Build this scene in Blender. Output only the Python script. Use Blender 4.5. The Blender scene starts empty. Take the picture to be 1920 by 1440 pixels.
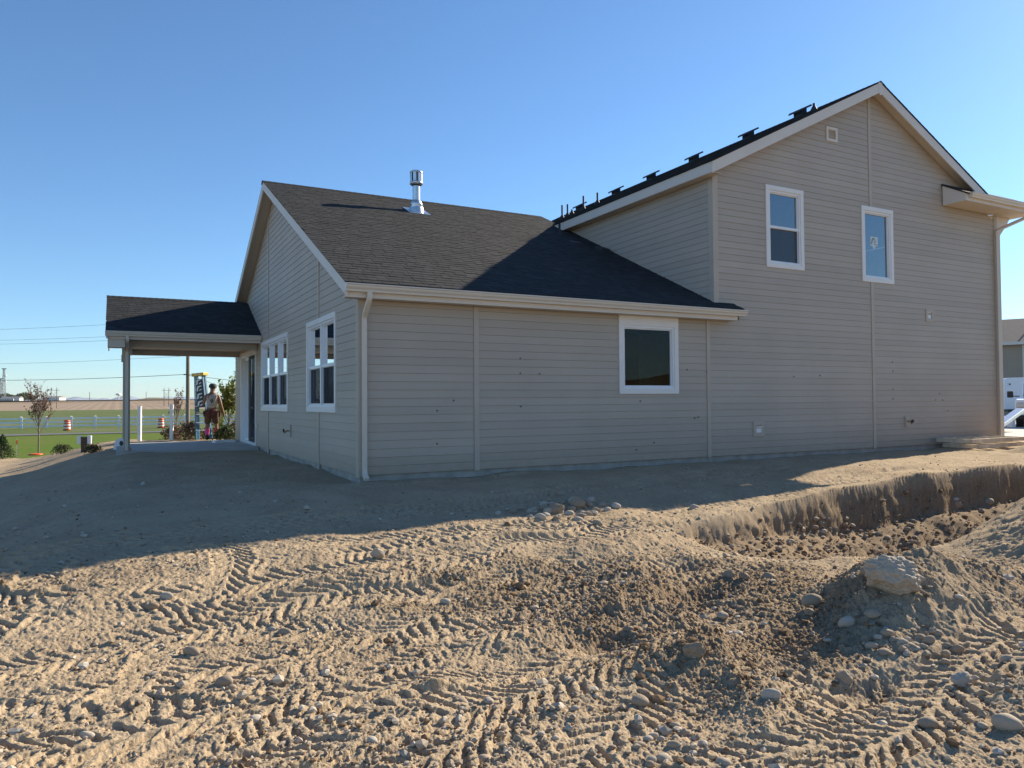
import bpy, bmesh, math, random
import numpy as np
from mathutils import Vector, Matrix
random.seed(7)
RNG = np.random.default_rng(11)
scene = bpy.context.scene
COL = scene.collection

# ---------------------------------------------------------------- camera
CAM = np.array([-3.24873, -11.01741, 1.10211])
YAW, PIT, ROL, FPX = 0.489777, 0.0238357, -0.0074204, 1387.674   # focal length in pixels of the 1920 px wide frame

def cam_axes():
    f = np.array([math.sin(YAW)*math.cos(PIT), math.cos(YAW)*math.cos(PIT), math.sin(PIT)])
    r = np.array([math.cos(YAW), -math.sin(YAW), 0.0]); u = np.cross(r, f)
    c, s = math.cos(ROL), math.sin(ROL)
    return r*c+u*s, -r*s+u*c, f
CR, CU, CF = cam_axes()
cam_data = bpy.data.cameras.new('camera')
cam = bpy.data.objects.new('camera', cam_data); COL.objects.link(cam)
M = Matrix(((CR[0], CU[0], -CF[0], CAM[0]), (CR[1], CU[1], -CF[1], CAM[1]), (CR[2], CU[2], -CF[2], CAM[2]), (0, 0, 0, 1)))
cam.matrix_world = M
cam_data.sensor_width = 36.0
cam_data.lens = 36.0*FPX/1920.0
cam_data.clip_start = 0.05; cam_data.clip_end = 60000
scene.camera = cam

# ---------------------------------------------------------------- light
SUN = Vector((1.0, 0.22, 0.535)).normalized()
SUN_EL = math.asin(SUN.z); SUN_ROT = math.atan2(SUN.x, SUN.y)
world = bpy.data.worlds.new('World'); scene.world = world; world.use_nodes = True
wn = world.node_tree.nodes; wl = world.node_tree.links
bg = wn['Background']; bg.inputs['Strength'].default_value = 0.085
sky = wn.new('ShaderNodeTexSky'); sky.sky_type = 'NISHITA'; sky.sun_disc = False
sky.sun_elevation = SUN_EL; sky.sun_rotation = SUN_ROT
sky.altitude = 700; sky.air_density = 1.0; sky.dust_density = 0.25; sky.ozone_density = 4.0
tint = wn.new('ShaderNodeMix'); tint.data_type = 'RGBA'; tint.blend_type = 'MULTIPLY'; tint.inputs[0].default_value = 1.0
tint.inputs[7].default_value = (0.80, 0.99, 1.08, 1)
wl.new(sky.outputs[0], tint.inputs[6]); wl.new(tint.outputs[2], bg.inputs['Color'])
sd = bpy.data.lights.new('sun', 'SUN'); sd.energy = 5.0; sd.angle = math.radians(0.53); sd.color = (1.0, 0.86, 0.66)
so = bpy.data.objects.new('sun', sd); COL.objects.link(so)
so.rotation_euler = SUN.to_track_quat('Z', 'Y').to_euler(); so.location = (30, 10, 30)
scene.view_settings.view_transform = 'Standard'
scene.view_settings.look = 'None'; scene.view_settings.gamma = 1.0; scene.view_settings.exposure = 0.95
scene.view_settings.use_curve_mapping = False
scene.cycles.max_bounces = 6; scene.cycles.transparent_max_bounces = 12

# ---------------------------------------------------------------- helpers
def ray(u, v):
    return CF*FPX + CR*(u-960) - CU*(v-720)
def at(u, v, depth):
    d = ray(u, v)/FPX
    return CAM + d*depth
def onY(u, v, Y):
    d = ray(u, v); return CAM + d*((Y-CAM[1])/d[1])
def tag(o, label=None, cat=None, group=None, kind=None):
    if label: o['label'] = label
    if cat: o['category'] = cat
    if group: o['group'] = group
    if kind: o['kind'] = kind
    return o
def empty(name, loc=(0, 0, 0), rz=0, label=None, cat=None, group=None):
    o = bpy.data.objects.new(name, None); COL.objects.link(o)
    o.location = loc; o.rotation_euler = (0, 0, rz); o.empty_display_size = 0.2
    return tag(o, label, cat, group)
def inst(name, mesh, parent=None, matrix=None, loc=None):
    o = bpy.data.objects.new(name, mesh); COL.objects.link(o)
    if parent is not None: o.parent = parent
    if matrix is not None: o.matrix_local = matrix
    if loc is not None: o.location = loc
    return o
def copy_tree(o, parent=None):
    c = o.copy(); COL.objects.link(c); c.parent = parent
    for ch in o.children: copy_tree(ch, c)
    return c

class MB:
    def __init__(s): s.v = []; s.f = []; s.sm = []
    def add(s, vs, fs, smooth=False):
        n = len(s.v); s.v += [tuple(map(float, q)) for q in vs]
        for f in fs: s.f.append(tuple(i+n for i in f)); s.sm.append(smooth)
        return s
    def box(s, x0, x1, y0, y1, z0, z1):
        return s.add([(x0,y0,z0),(x1,y0,z0),(x1,y1,z0),(x0,y1,z0),(x0,y0,z1),(x1,y0,z1),(x1,y1,z1),(x0,y1,z1)],
              [(0,3,2,1),(4,5,6,7),(0,1,5,4),(1,2,6,5),(2,3,7,6),(3,0,4,7)])
    def hexa(s, p):   # 8 points, bottom 4 then top 4
        return s.add(p, [(0,3,2,1),(4,5,6,7),(0,1,5,4),(1,2,6,5),(2,3,7,6),(3,0,4,7)])
    def prism(s, poly, d):   # closed 3D polygon extruded by the vector d
        n = len(poly); a = [Vector(q) for q in poly]; b = [q+Vector(d) for q in a]
        fs = [tuple(range(n))[::-1], tuple(range(n, 2*n))] + [(i, (i+1) % n, n+(i+1) % n, n+i) for i in range(n)]
        return s.add(a+b, fs)
    def tube(s, pts, r, n=8, smooth=True, cap=True):
        pts = [Vector(p) for p in pts]; rs = r if hasattr(r, '__len__') else [r]*len(pts)
        vs = []; fs = []; up = None
        for i, p in enumerate(pts):
            d = (pts[min(i+1, len(pts)-1)]-pts[max(i-1, 0)]).normalized()
            if up is None:
                up = Vector((0, 0, 1)) if abs(d.z) < 0.9 else Vector((1, 0, 0))
            a = d.cross(up).normalized(); b = a.cross(d).normalized(); up = b
            for k in range(n):
                t = 2*math.pi*k/n; vs.append(p+(a*math.cos(t)+b*math.sin(t))*rs[i])
        for i in range(len(pts)-1):
            for k in range(n):
                fs.append((i*n+k, i*n+(k+1) % n, (i+1)*n+(k+1) % n, (i+1)*n+k))
        s.add(vs, fs, smooth)
        if cap: s.add(vs[:n], [tuple(range(n))[::-1]]); s.add(vs[-n:], [tuple(range(n))])
        return s
    def lathe(s, prof, c=(0, 0, 0), n=16, smooth=True):
        vs = []; fs = []
        for r, z in prof:
            for k in range(n):
                t = 2*math.pi*k/n; vs.append((c[0]+r*math.cos(t), c[1]+r*math.sin(t), c[2]+z))
        for i in range(len(prof)-1):
            for k in range(n):
                fs.append((i*n+k, i*n+(k+1) % n, (i+1)*n+(k+1) % n, (i+1)*n+k))
        return s.add(vs, fs, smooth)
    def rectpipe(s, pts, w, dd, side):   # rectangular duct swept along points; side = vector across its width
        pts = [Vector(p) for p in pts]; side = Vector(side).normalized(); vs = []; fs = []
        for i, p in enumerate(pts):
            d = (pts[min(i+1, len(pts)-1)]-pts[max(i-1, 0)]).normalized()
            b = d.cross(side).normalized()
            for sx, sy in ((-1, -1), (1, -1), (1, 1), (-1, 1)): vs.append(p+side*sx*w/2+b*sy*dd/2)
        for i in range(len(pts)-1):
            for k in range(4): fs.append((i*4+k, i*4+(k+1) % 4, (i+1)*4+(k+1) % 4, (i+1)*4+k))
        fs += [(3, 2, 1, 0), tuple(len(vs)-4+k for k in range(4))]
        return s.add(vs, fs)
    def mesh(s, name, mat):
        me = bpy.data.meshes.new(name); me.from_pydata(s.v, [], s.f)
        if any(s.sm): me.polygons.foreach_set('use_smooth', s.sm)
        if mat: me.materials.append(mat)
        me.validate(); me.update()
        return me
    def build(s, name, mat, parent=None, recalc=True, bevel=0):
        me = s.mesh(name, mat)
        if recalc:
            bm = bmesh.new(); bm.from_mesh(me); bmesh.ops.recalc_face_normals(bm, faces=bm.faces); bm.to_mesh(me); bm.free()
        o = inst(name, me, parent)
        if bevel:
            m = o.modifiers.new('bevel', 'BEVEL'); m.width = bevel; m.segments = 2; m.limit_method = 'ANGLE'
        return o
def np_mesh(name, co, quads=None, tris=None, mat=None, smooth=True, attrs=None):
    me = bpy.data.meshes.new(name)
    fl = quads if quads is not None else tris; k = fl.shape[1]
    me.vertices.add(len(co)); me.vertices.foreach_set('co', np.ascontiguousarray(co, dtype=np.float32).ravel())
    me.loops.add(fl.size); me.loops.foreach_set('vertex_index', fl.astype(np.int32).ravel())
    me.polygons.add(len(fl)); me.polygons.foreach_set('loop_start', np.arange(0, fl.size, k, dtype=np.int32))
    me.polygons.foreach_set('use_smooth', np.full(len(fl), smooth))
    if attrs:
        for an, av in attrs.items():
            a = me.attributes.new(an, 'FLOAT', 'POINT'); a.data.foreach_set('value', av.astype(np.float32).ravel())
    if mat: me.materials.append(mat)
    me.update(calc_edges=True); me.validate()
    return me

# ---------------------------------------------------------------- materials
class NT:
    def __init__(s, name):
        s.m = bpy.data.materials.new(name); s.m.use_nodes = True; s.t = s.m.node_tree
        s.b = s.t.nodes['Principled BSDF']; s.out = s.t.nodes['Material Output']
    def n(s, typ, **kw):
        x = s.t.nodes.new('ShaderNode'+typ)
        for k, v in kw.items():
            if k in x.inputs: x.inputs[k].default_value = v
            else: setattr(x, k, v)
        return x
    def l(s, a, b): s.t.links.new(a, b)
    def coord(s, kind='Object', scale=(1, 1, 1)):
        c = s.n('TexCoord'); mp = s.n('Mapping'); mp.inputs['Scale'].default_value = scale
        s.l(c.outputs[kind], mp.inputs['Vector']); return mp.outputs[0]
    def noise(s, vec, scale, detail=4, rough=0.55):
        x = s.n('TexNoise'); x.inputs['Scale'].default_value = scale; x.inputs['Detail'].default_value = detail
        x.inputs['Roughness'].default_value = rough
        if vec is not None: s.l(vec, x.inputs['Vector'])
        return x.outputs['Fac']
    def ramp(s, fac, stops):
        r = s.n('ValToRGB'); e = r.color_ramp.elements
        while len(e) < len(stops): e.new(0.5)
        for i, (p, c) in enumerate(stops): e[i].position = p; e[i].color = (*c, 1) if len(c) == 3 else c
        s.l(fac, r.inputs[0]); return r.outputs[0]
    def mix(s, fac, a, b, mode='MIX'):
        x = s.n('Mix'); x.data_type = 'RGBA'; x.blend_type = mode
        for sock, val in ((x.inputs[0], fac), (x.inputs[6], a), (x.inputs[7], b)):
            if hasattr(val, 'links'): s.l(val, sock)
            else: sock.default_value = val if not isinstance(val, tuple) else ((*val, 1) if len(val) == 3 else val)
        return x.outputs[2]
    def math(s, op, a, b=0.0):
        x = s.n('Math'); x.operation = op
        for i, q in enumerate((a, b)):
            if hasattr(q, 'links'): s.l(q, x.inputs[i])
            else: x.inputs[i].default_value = q
        return x.outputs[0]
    def bump(s, h, strength=0.3, dist=0.01):
        x = s.n('Bump'); x.inputs['Strength'].default_value = strength; x.inputs['Distance'].default_value = dist
        s.l(h, x.inputs['Height']); s.l(x.outputs[0], s.b.inputs['Normal'])
    def base(s, c):
        if hasattr(c, 'links'): s.l(c, s.b.inputs['Base Color'])
        else: s.b.inputs['Base Color'].default_value = (*c, 1)
def simple(name, col, rough=0.6, var=0.12, scale=6.0, metal=0.0, bump=0.0, bscale=60, spec=0.5):
    t = NT(name); v = t.coord()
    f = t.noise(v, scale, 5)
    t.base(t.ramp(f, [(0.3, tuple(c*(1-var) for c in col)), (0.7, tuple(min(1, c*(1+var)) for c in col))]))
    t.b.inputs['Roughness'].default_value = rough; t.b.inputs['Metallic'].default_value = metal
    t.b.inputs['Specular IOR Level'].default_value = spec
    if bump: t.bump(t.noise(v, bscale, 4), bump, 0.004)
    return t.m

def siding_mat():
    t = NT('painted_lap_siding'); v = t.coord('Object', (1, 1, 1))
    oi = t.n('ObjectInfo'); big = t.noise(v, 0.9, 3); fine = t.noise(t.coord('Object', (3, 3, 90)), 4.0, 5)
    c = t.ramp(big, [(0.3, (0.43, 0.365, 0.292)), (0.7, (0.475, 0.403, 0.325))])
    c = t.mix(0.10, c, t.ramp(fine, [(0.3, (0.36, 0.30, 0.24)), (0.7, (0.62, 0.54, 0.45))]))
    sx = t.n('SeparateXYZ'); t.l(v, sx.inputs[0]); dz_ = t.math('SUBTRACT', 0.42, sx.outputs['Z']); dz_ = t.math('MULTIPLY', dz_, t.math('MULTIPLY', t.noise(t.coord('Object', (5, 5, 9)), 1.0, 6, .7), 2.4)); dz_ = t.math('MAXIMUM', t.math('MINIMUM', dz_, .6), 0.0)
    c = t.mix(dz_, c, (0.33, 0.26, 0.185))
    br = t.n('HueSaturation'); t.l(c, br.inputs['Color']); t.l(t.math('MULTIPLY_ADD', oi.outputs['Random'], 0.09), br.inputs['Value'])
    m = br.inputs['Value'].links[0].from_node; m.inputs[2].default_value = 0.955
    t.base(br.outputs[0]); t.b.inputs['Roughness'].default_value = 0.55; t.b.inputs['Specular IOR Level'].default_value = 0.35
    t.bump(fine, 0.25, 0.003)
    return t.m
MAT = {}
MAT['siding'] = siding_mat()
MAT['batten'] = simple('painted_batten', (0.495, 0.42, 0.338), 0.55, 0.05, 3, spec=0.35)
MAT['sheath'] = simple('siding_groove', (0.26, 0.22, 0.18), 0.9, 0.1)
MAT['trim'] = simple('light_trim_paint', (0.69, 0.62, 0.54), 0.5, 0.03, 2, spec=0.4)
MAT['soffit'] = simple('soffit_paint', (0.60, 0.53, 0.44), 0.6, 0.04, 2, spec=0.3)
MAT['gutter'] = simple('gutter_enamel', (0.66, 0.58, 0.48), 0.35, 0.03, 2)
MAT['wintrim'] = simple('window_trim_white', (0.80, 0.76, 0.71), 0.45, 0.03, 2)
MAT['vinyl'] = simple('white_vinyl', (0.80, 0.80, 0.80), 0.35, 0.03, 3)
MAT['concrete'] = simple('foundation_concrete', (0.36, 0.33, 0.29), 0.85, 0.25, 3, bump=0.5, bscale=40)
MAT['slab'] = simple('patio_concrete', (0.42, 0.41, 0.39), 0.8, 0.1, 2, bump=0.2, bscale=30)
MAT['galv'] = simple('galvanised_metal', (0.62, 0.64, 0.66), 0.32, 0.12, 9, metal=0.85)
MAT['black_metal'] = simple('black_vent_paint', (0.02, 0.02, 0.022), 0.6, 0.2)
MAT['dark'] = simple('dark_interior_gap', (0.015, 0.015, 0.015), 0.8, 0.2)
MAT['drywall'] = simple('interior_drywall', (0.66, 0.66, 0.56), 0.9, 0.04)
MAT['subfloor'] = simple('interior_floor', (0.18, 0.13, 0.08), 0.8, 0.2)
MAT['screen_frame'] = simple('screen_frame', (0.06, 0.06, 0.06), 0.5, 0.1)

def shingle_mat():
    t = NT('asphalt_shingle'); v = t.coord()
    at_ = t.n('Attribute'); at_.attribute_name = 'tone'
    gran = t.noise(v, 160, 2, 0.7); mott = t.noise(v, 7, 4)
    c = t.ramp(at_.outputs['Fac'], [(0.0, (0.017, 0.019, 0.022)), (0.5, (0.033, 0.037, 0.041)), (1.0, (0.057, 0.062, 0.067))])
    c = t.mix(0.5, c, t.ramp(gran, [(0.3, (0.011, 0.0125, 0.014)), (0.7, (0.069, 0.073, 0.077))]))
    c = t.mix(0.25, c, t.ramp(mott, [(0.3, (0.020, 0.022, 0.024)), (0.7, (0.048, 0.05, 0.052))]))
    t.base(c); t.b.inputs['Roughness'].default_value = 0.95; t.b.inputs['Specular IOR Level'].default_value = 0.15
    t.bump(gran, 0.4, 0.003)
    return t.m
MAT['shingle'] = shingle_mat()

def glass_mat(name, tint, base_refl, rough=0.0):
    t = NT(name); t.t.nodes.remove(t.b)
    tr = t.n('BsdfTransparent'); tr.inputs[0].default_value = (*tint, 1)
    gl = t.n('BsdfGlossy'); gl.inputs['Roughness'].default_value = rough; gl.inputs[0].default_value = (0.95, 0.98, 1.0, 1)
    fr = t.n('Fresnel'); fr.inputs['IOR'].default_value = 1.52
    f = t.math('ADD', t.math('MULTIPLY', fr.outputs[0], 1.15), base_refl); f = t.math('MINIMUM', f, 1.0)
    mx = t.n('MixShader'); t.l(f, mx.inputs[0]); t.l(tr.outputs[0], mx.inputs[1]); t.l(gl.outputs[0], mx.inputs[2])
    t.l(mx.outputs[0], t.out.inputs[0]); return t.m
MAT['glass'] = glass_mat('window_glass', (0.66, 0.72, 0.58), -0.03)
MAT['glass_up'] = glass_mat('upper_window_glass', (0.55, 0.6, 0.6), 0.16)
MAT['glass_gable'] = glass_mat('gable_window_glass', (0.45, 0.5, 0.45), 0.05)
def screen_mat():
    t = NT('insect_screen'); t.t.nodes.remove(t.b)
    tr = t.n('BsdfTransparent'); tr.inputs[0].default_value = (0.9, 0.9, 0.9, 1)
    d = t.n('BsdfDiffuse'); d.inputs[0].default_value = (0.05, 0.052, 0.06, 1)
    mx = t.n('MixShader'); mx.inputs[0].default_value = 0.74
    t.l(tr.outputs[0], mx.inputs[1]); t.l(d.outputs[0], mx.inputs[2]); t.l(mx.outputs[0], t.out.inputs[0]); return t.m
MAT['screen'] = screen_mat()

def dirt_mat():
    t = NT('churned_dry_dirt'); v = t.coord()
    a = t.n('Attribute'); a.attribute_name = 'damp_shade'  # damp soil patches, plus shade painted into the pit
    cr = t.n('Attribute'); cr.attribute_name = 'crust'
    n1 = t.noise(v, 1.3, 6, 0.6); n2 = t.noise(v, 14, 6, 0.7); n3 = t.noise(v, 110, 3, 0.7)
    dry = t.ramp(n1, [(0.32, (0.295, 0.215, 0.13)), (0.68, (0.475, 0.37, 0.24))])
    wet_shade = t.ramp(n2, [(0.3, (0.105, 0.068, 0.040)), (0.7, (0.205, 0.14, 0.085))])
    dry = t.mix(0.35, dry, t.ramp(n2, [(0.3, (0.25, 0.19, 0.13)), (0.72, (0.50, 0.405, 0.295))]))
    c = t.mix(a.outputs['Fac'], dry, wet_shade)
    c = t.mix(t.math('MULTIPLY', cr.outputs['Fac'], 0.55), c, (0.48, 0.378, 0.25))
    c = t.mix(0.30, c, t.ramp(n3, [(0.35, (0.09, 0.062, 0.04)), (0.65, (0.60, 0.49, 0.35))]))
    t.base(c); t.b.inputs['Roughness'].default_value = 1.0; t.b.inputs['Specular IOR Level'].default_value = 0.1
    h = t.math('ADD', t.math('MULTIPLY', n3, 0.5), n2)
    t.bump(h, 0.55, 0.02)
    return t.m
MAT['dirt'] = dirt_mat()
def stone_mat(name, c0, c1, spread=0.25):
    t = NT(name); v = t.coord(); oi = t.n('ObjectInfo'); at_ = t.n('Attribute'); at_.attribute_name = 'tone'
    f = t.noise(v, 9, 5, 0.6); sp = t.noise(v, 90, 3, 0.7)
    c = t.ramp(f, [(0.3, c0), (0.7, c1)])
    k = t.math('FRACT', t.math('ADD', oi.outputs['Random'], at_.outputs['Fac']))
    c = t.mix(t.math('MULTIPLY', k, 0.75), c, (0.36, 0.28, 0.195))
    c = t.mix(0.2, c, t.ramp(sp, [(0.35, (0.15, 0.12, 0.09)), (0.65, (0.55, 0.47, 0.38))]))
    t.base(c); t.b.inputs['Roughness'].default_value = 0.85; t.b.inputs['Specular IOR Level'].default_value = 0.25
    t.bump(f, 0.3, 0.01); return t.m
MAT['stone'] = stone_mat('river_stone', (0.23, 0.18, 0.125), (0.35, 0.285, 0.21))
MAT['stone_pale'] = stone_mat('pale_river_stone', (0.40, 0.36, 0.30), (0.55, 0.51, 0.44))
MAT['stone_brown'] = stone_mat('brown_stone', (0.22, 0.155, 0.095), (0.34, 0.24, 0.155))
MAT['boulder'] = stone_mat('rough_boulder', (0.36, 0.305, 0.235), (0.56, 0.49, 0.39))
MAT['clod'] = simple('dirt_clod', (0.19, 0.128, 0.078), 1.0, 0.3, 8, bump=0.6, bscale=70, spec=0.1)

# ---------------------------------------------------------------- noise
_P = RNG.permutation(512).astype(np.int64); _P = np.concatenate([_P, _P, _P])
_G = np.stack([np.cos(np.linspace(0, 2*np.pi, 64, endpoint=False)), np.sin(np.linspace(0, 2*np.pi, 64, endpoint=False))], 1).astype(np.float32)
def perlin(x, y):
    xi = np.floor(x).astype(np.int64); yi = np.floor(y).astype(np.int64)
    xf = (x-xi).astype(np.float32); yf = (y-yi).astype(np.float32); xi &= 511; yi &= 511
    u = xf*xf*xf*(xf*(xf*6-15)+10); w = yf*yf*yf*(yf*(yf*6-15)+10)
    def g(ix, iy, dx, dy):
        h = _P[_P[ix]+iy] & 63; return _G[h, 0]*dx+_G[h, 1]*dy
    a = g(xi, yi, xf, yf); b = g(xi+1, yi, xf-1, yf); c = g(xi, yi+1, xf, yf-1); d = g(xi+1, yi+1, xf-1, yf-1)
    return 1.5*((a+u*(b-a))+w*((c+u*(d-c))-(a+u*(b-a))))
def sstep(a, b, x):
    t = np.clip((x-a)/(b-a), 0, 1); return t*t*(3-2*t)
def seg_dist(x, y, pts):
    """distance to a polyline, and the interpolated third value along it, signed side"""
    best = np.full(np.shape(x), 1e9); val = np.zeros(np.shape(x)); side = np.zeros(np.shape(x))
    for (x0, y0, v0), (x1, y1, v1) in zip(pts[:-1], pts[1:]):
        dx, dy = x1-x0, y1-y0; L = dx*dx+dy*dy
        t = np.clip(((x-x0)*dx+(y-y0)*dy)/L, 0, 1)
        px, py = x0+t*dx, y0+t*dy; d = np.hypot(x-px, y-py)
        m = d < best
        best = np.where(m, d, best); val = np.where(m, v0+t*(v1-v0), val)
        side = np.where(m, np.sign((x-x0)*dy-(y-y0)*dx), side)     # >0 = to the right of travel
    return best, val, side

# ---------------------------------------------------------------- terrain shape
RIM = [(1.8, -4.15, 0), (2.8, -4.1, 0), (3.9, -3.95, 0), (5.37, -3.7, 0), (6.73, -3.52, 0), (7.96, -3.48, 0), (9.8, -3.5, 0), (11.5, -3.45, 0), (14, -3.4, 0)]
MOUNDS = [ # cx, cy, rx, ry, angle, height
    (1.95, -7.42, .78, .50, .45, .34),      # mound under the boulder
    (2.75, -7.50, .75, .38, .2, .22),
    (3.4, -9.3, 1.5, .95, .3, .62),         # heap at the right edge, near
    (1.45, -8.75, .8, .35, .35, .12),
    (.35, -6.2, .55, .30, .2, .10), (-.9, -6.6, .35, .2, .3, .07), (-.1, -7.4, .5, .3, .5, .09),
    (.9, -5.6, .7, .28, .1, .10), (1.2, -4.9, .9, .3, .15, .09), (-1.4, -4.9, .7, .25, .1, .07),
    (2.1, -2.75, .8, .35, .1, .09), (-.2, -8.1, .5, .22, .9, .07), (-1.9, -7.3, .5, .2, .6, .05),
    (9.8, -2.0, 1.4, .5, .1, .05), (.6, -1.6, .9, .3, .0, .05)]
HOLES = [(.95, -6.35, .42, .17, .2, .15), (1.35, -5.55, .38, .15, .1, .12), (.45, -8.25, .34, .12, .1, .10), (-.35, -6.9, .25, .12, .2, .08), (1.0, -7.35, .6, .25, .4, .08)]
PASSES = [ # a point on the pass, heading in degrees, curvature, half length, tyre width, lug pitch, slant, depth of the lugs
    (-3.2, -3.7, 8, .00, 4.0, .36, .115, .5, .014), (-1.4, -1.7, 6, .02, 5.0, .36, .12, .6, .015), (3.0, -2.75, 11, .0, 5.0, .38, .12, .4, .016), (7.5, -2.35, 5, .0, 4.5, .38, .12, .4, .016),
    (2.2, -5.0, 6, -.03, 3.0, .36, .115, .6, .018), (-1.2, -4.6, -6, .03, 4.2, .34, .11, .7, .016), (-1.2, -5.4, 4, .02, 4.5, .36, .115, .8, .018), (-3.6, -5.6, 68, .10, 2.6, .36, .12, 1.0, .018),
    (-2.2, -6.5, -28, .10, 3.2, .36, .12, .8, .018), (.9, -6.3, 14, .05, 3.2, .36, .12, 1.0, .020), (-3.0, -6.2, 12, .04, 3.4, .34, .11, .9, .018), (-2.6, -7.3, 22, .07, 3.4, .38, .12, 1.0, .020), (-1.0, -7.0, 35, -.06, 2.6, .34, .11, .8, .018),
    (.6, -8.4, 52, -.10, 2.2, .36, .115, 1.0, .020), (-1.8, -7.8, -4, .05, 3.0, .34, .11, .9, .018), (-1.4, -8.2, 8, .06, 3.4, .38, .12, 1.1, .020), (1.9, -8.3, 30, .12, 2.0, .36, .12, .9, .020), (-3.3, -8.6, 40, .05, 2.4, .36, .12, 1.0, .020)]
TRACKS = []
for X_, Y_, hd, kv, hl, w_, p_, sl_, am_ in PASSES:
    for s_ in (-.72, .72):
        hr = math.radians(hd); nx, ny = -math.sin(hr), math.cos(hr); qx, qy = X_+nx*s_, Y_+ny*s_
        TRACKS.append((qx, qy, hr, kv, hl, w_, p_, sl_, am_))
def near_ground(x, y):
    """height of the building lot, with its broad shapes only"""
    zw = -.105+.028*perlin(x*1.3, y*1.3+5)
    za = np.interp(x, [-6, -3, 0, 3, 5.4, 6.7, 8, 9.8, 11, 14], [-.24, -.22, -.22, -.33, -.25, -.20, -.15, -.10, -.09, -.09])
    zb = np.interp(x, [-8, -3, 1, 3.5, 6, 12], [-.52, -.48, -.52, -.50, -.40, -.1])
    z = zw+(za-zw)*sstep(-.9, -3.3, y)
    z = z+(zb-za)*sstep(-3.6, -6.0, y)
    z = z - .76*sstep(-2.9, -6.6, x)*sstep(-7.5, 0, y)
    z = z + .05*np.exp(-((x+3.2)**2/2.5+(y-7.3)**2/4))
    return z
def pit(x, y):
    d, rz, sd = seg_dist(x, y, RIM)
    # to the right of travel (towards -y) lies the pit
    inside = np.where(sd > 0, d, -d)
    wob = .09*perlin(x*.8+9, y*.8)
    inside = inside+wob
    depth = .50*sstep(1.9, 3.3, x)+.62*sstep(3.3, 6.4, x)
    bank = np.clip(inside/.20, 0, 1)*.55+sstep(.12, 1.35, inside)*.45*(1+.3*perlin(x*2.1, y*2.1)+.12*perlin(x*7, y*7))
    # near side of the pit climbs back up to the lot
    lipx = [(1.0, -5.1, 0), (2.2, -5.45, 0), (3.0, -5.9, 0), (4.2, -6.15, 0), (6.0, -6.0, 0), (9.0, -5.3, 0), (15, -4.4, 0)]
    d2, _, sd2 = seg_dist(x, y, lipx)
    near = np.where(sd2 > 0, -d2, d2)                     # >0 = towards the pit
    up = sstep(-.15, 1.15+.2*sstep(4, 8, x), near+wob*.8)
    return -depth*bank*up
def spoil(x, y):
    # long heap on the right of the pit that keeps rising towards +x
    d, hz, sd = seg_dist(x, y, [(3.6, -7.3, .05), (5.2, -7.4, .58), (7.2, -7.4, 1.2), (10.5, -7.6, 1.9), (14, -8.0, 2.2)])
    h = hz*np.clip(1-d/(.75+hz*1.25), 0, 1)**1.05
    h2d, h2z, _ = seg_dist(x, y, [(14.4, -2.3, .22), (16.0, -2.5, .85), (18.0, -3.3, 1.9), (21, -4.0, 2.6)])
    h2 = h2z*np.clip(1-h2d/(.6+h2z*1.15), 0, 1)
    return np.maximum(h, h2)
def lumps(x, y):
    z = np.zeros(np.shape(x))
    for cx, cy, rx, ry, a, h in MOUNDS:
        c, s = math.cos(a), math.sin(a); u = ((x-cx)*c+(y-cy)*s)/rx; v = (-(x-cx)*s+(y-cy)*c)/ry
        z = z+h*np.exp(-(u*u+v*v)**1.15)
    for cx, cy, rx, ry, a, h in HOLES:
        c, s = math.cos(a), math.sin(a); u = ((x-cx)*c+(y-cy)*s)/rx; v = (-(x-cx)*s+(y-cy)*c)/ry
        z = z-h*np.exp(-(u*u+v*v)**1.5)
    return z
FR = [0, 16, 20, 28, 40, 75, 120, 400, 584, 1200, 3000, 9000, 20000]
FZ = [-.14, -.30, -.62, -.90, -1.02, -1.25, -1.5, -2.0, -2.3, 7.0, 10.0, 14.0, 20.0]
FZR = [-.14, -.14, -.14, -.45, -.72, -.9, -1.0, -1.0, -1.0, 2.0, 8.0, 10.0, 20.0]
def far_ground(x, y):
    r = np.hypot(x-CAM[0], y-CAM[1]); az = np.arctan2(x-CAM[0], y-CAM[1])
    w = sstep(math.radians(18), math.radians(50), az)
    return np.interp(r, FR, FZ)*(1-w)+np.interp(r, FR, FZR)*w
def lot_mask(x, y):
    """1 on the bare lot, 0 on the lawn beyond it"""
    edge = np.interp(x, [-30, -8, -6.8, -3.9, -2.5, -1, 3, 40], [24, 23.2, 22.3, 18.8, 17.4, 16.8, 17, 20])
    return edge-y+.25*perlin(x*.9, y*.9)
def shape(x, y):
    far = far_ground(x, y); m = lot_mask(x, y)
    w = sstep(-2.2, .6, m)
    n = near_ground(x, y)
    return far*(1-w)+n*w
def ground_coarse(x, y):
    x = np.asarray(x, float); y = np.asarray(y, float)
    return shape(x, y)+pit(x, y)+spoil(x, y)+lumps(x, y)
def distf(x, y):
    return sstep(.14, .60, .42*perlin(x*.42+3.3, y*.42+1.7)+.75*np.exp(-((x-.5)**2/2.2+(y+7.0)**2/1.6))+.60*np.exp(-((x-1.2)**2/2.2+(y+5.9)**2/.5))+.15*perlin(x*2.1, y*2.1))
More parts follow.
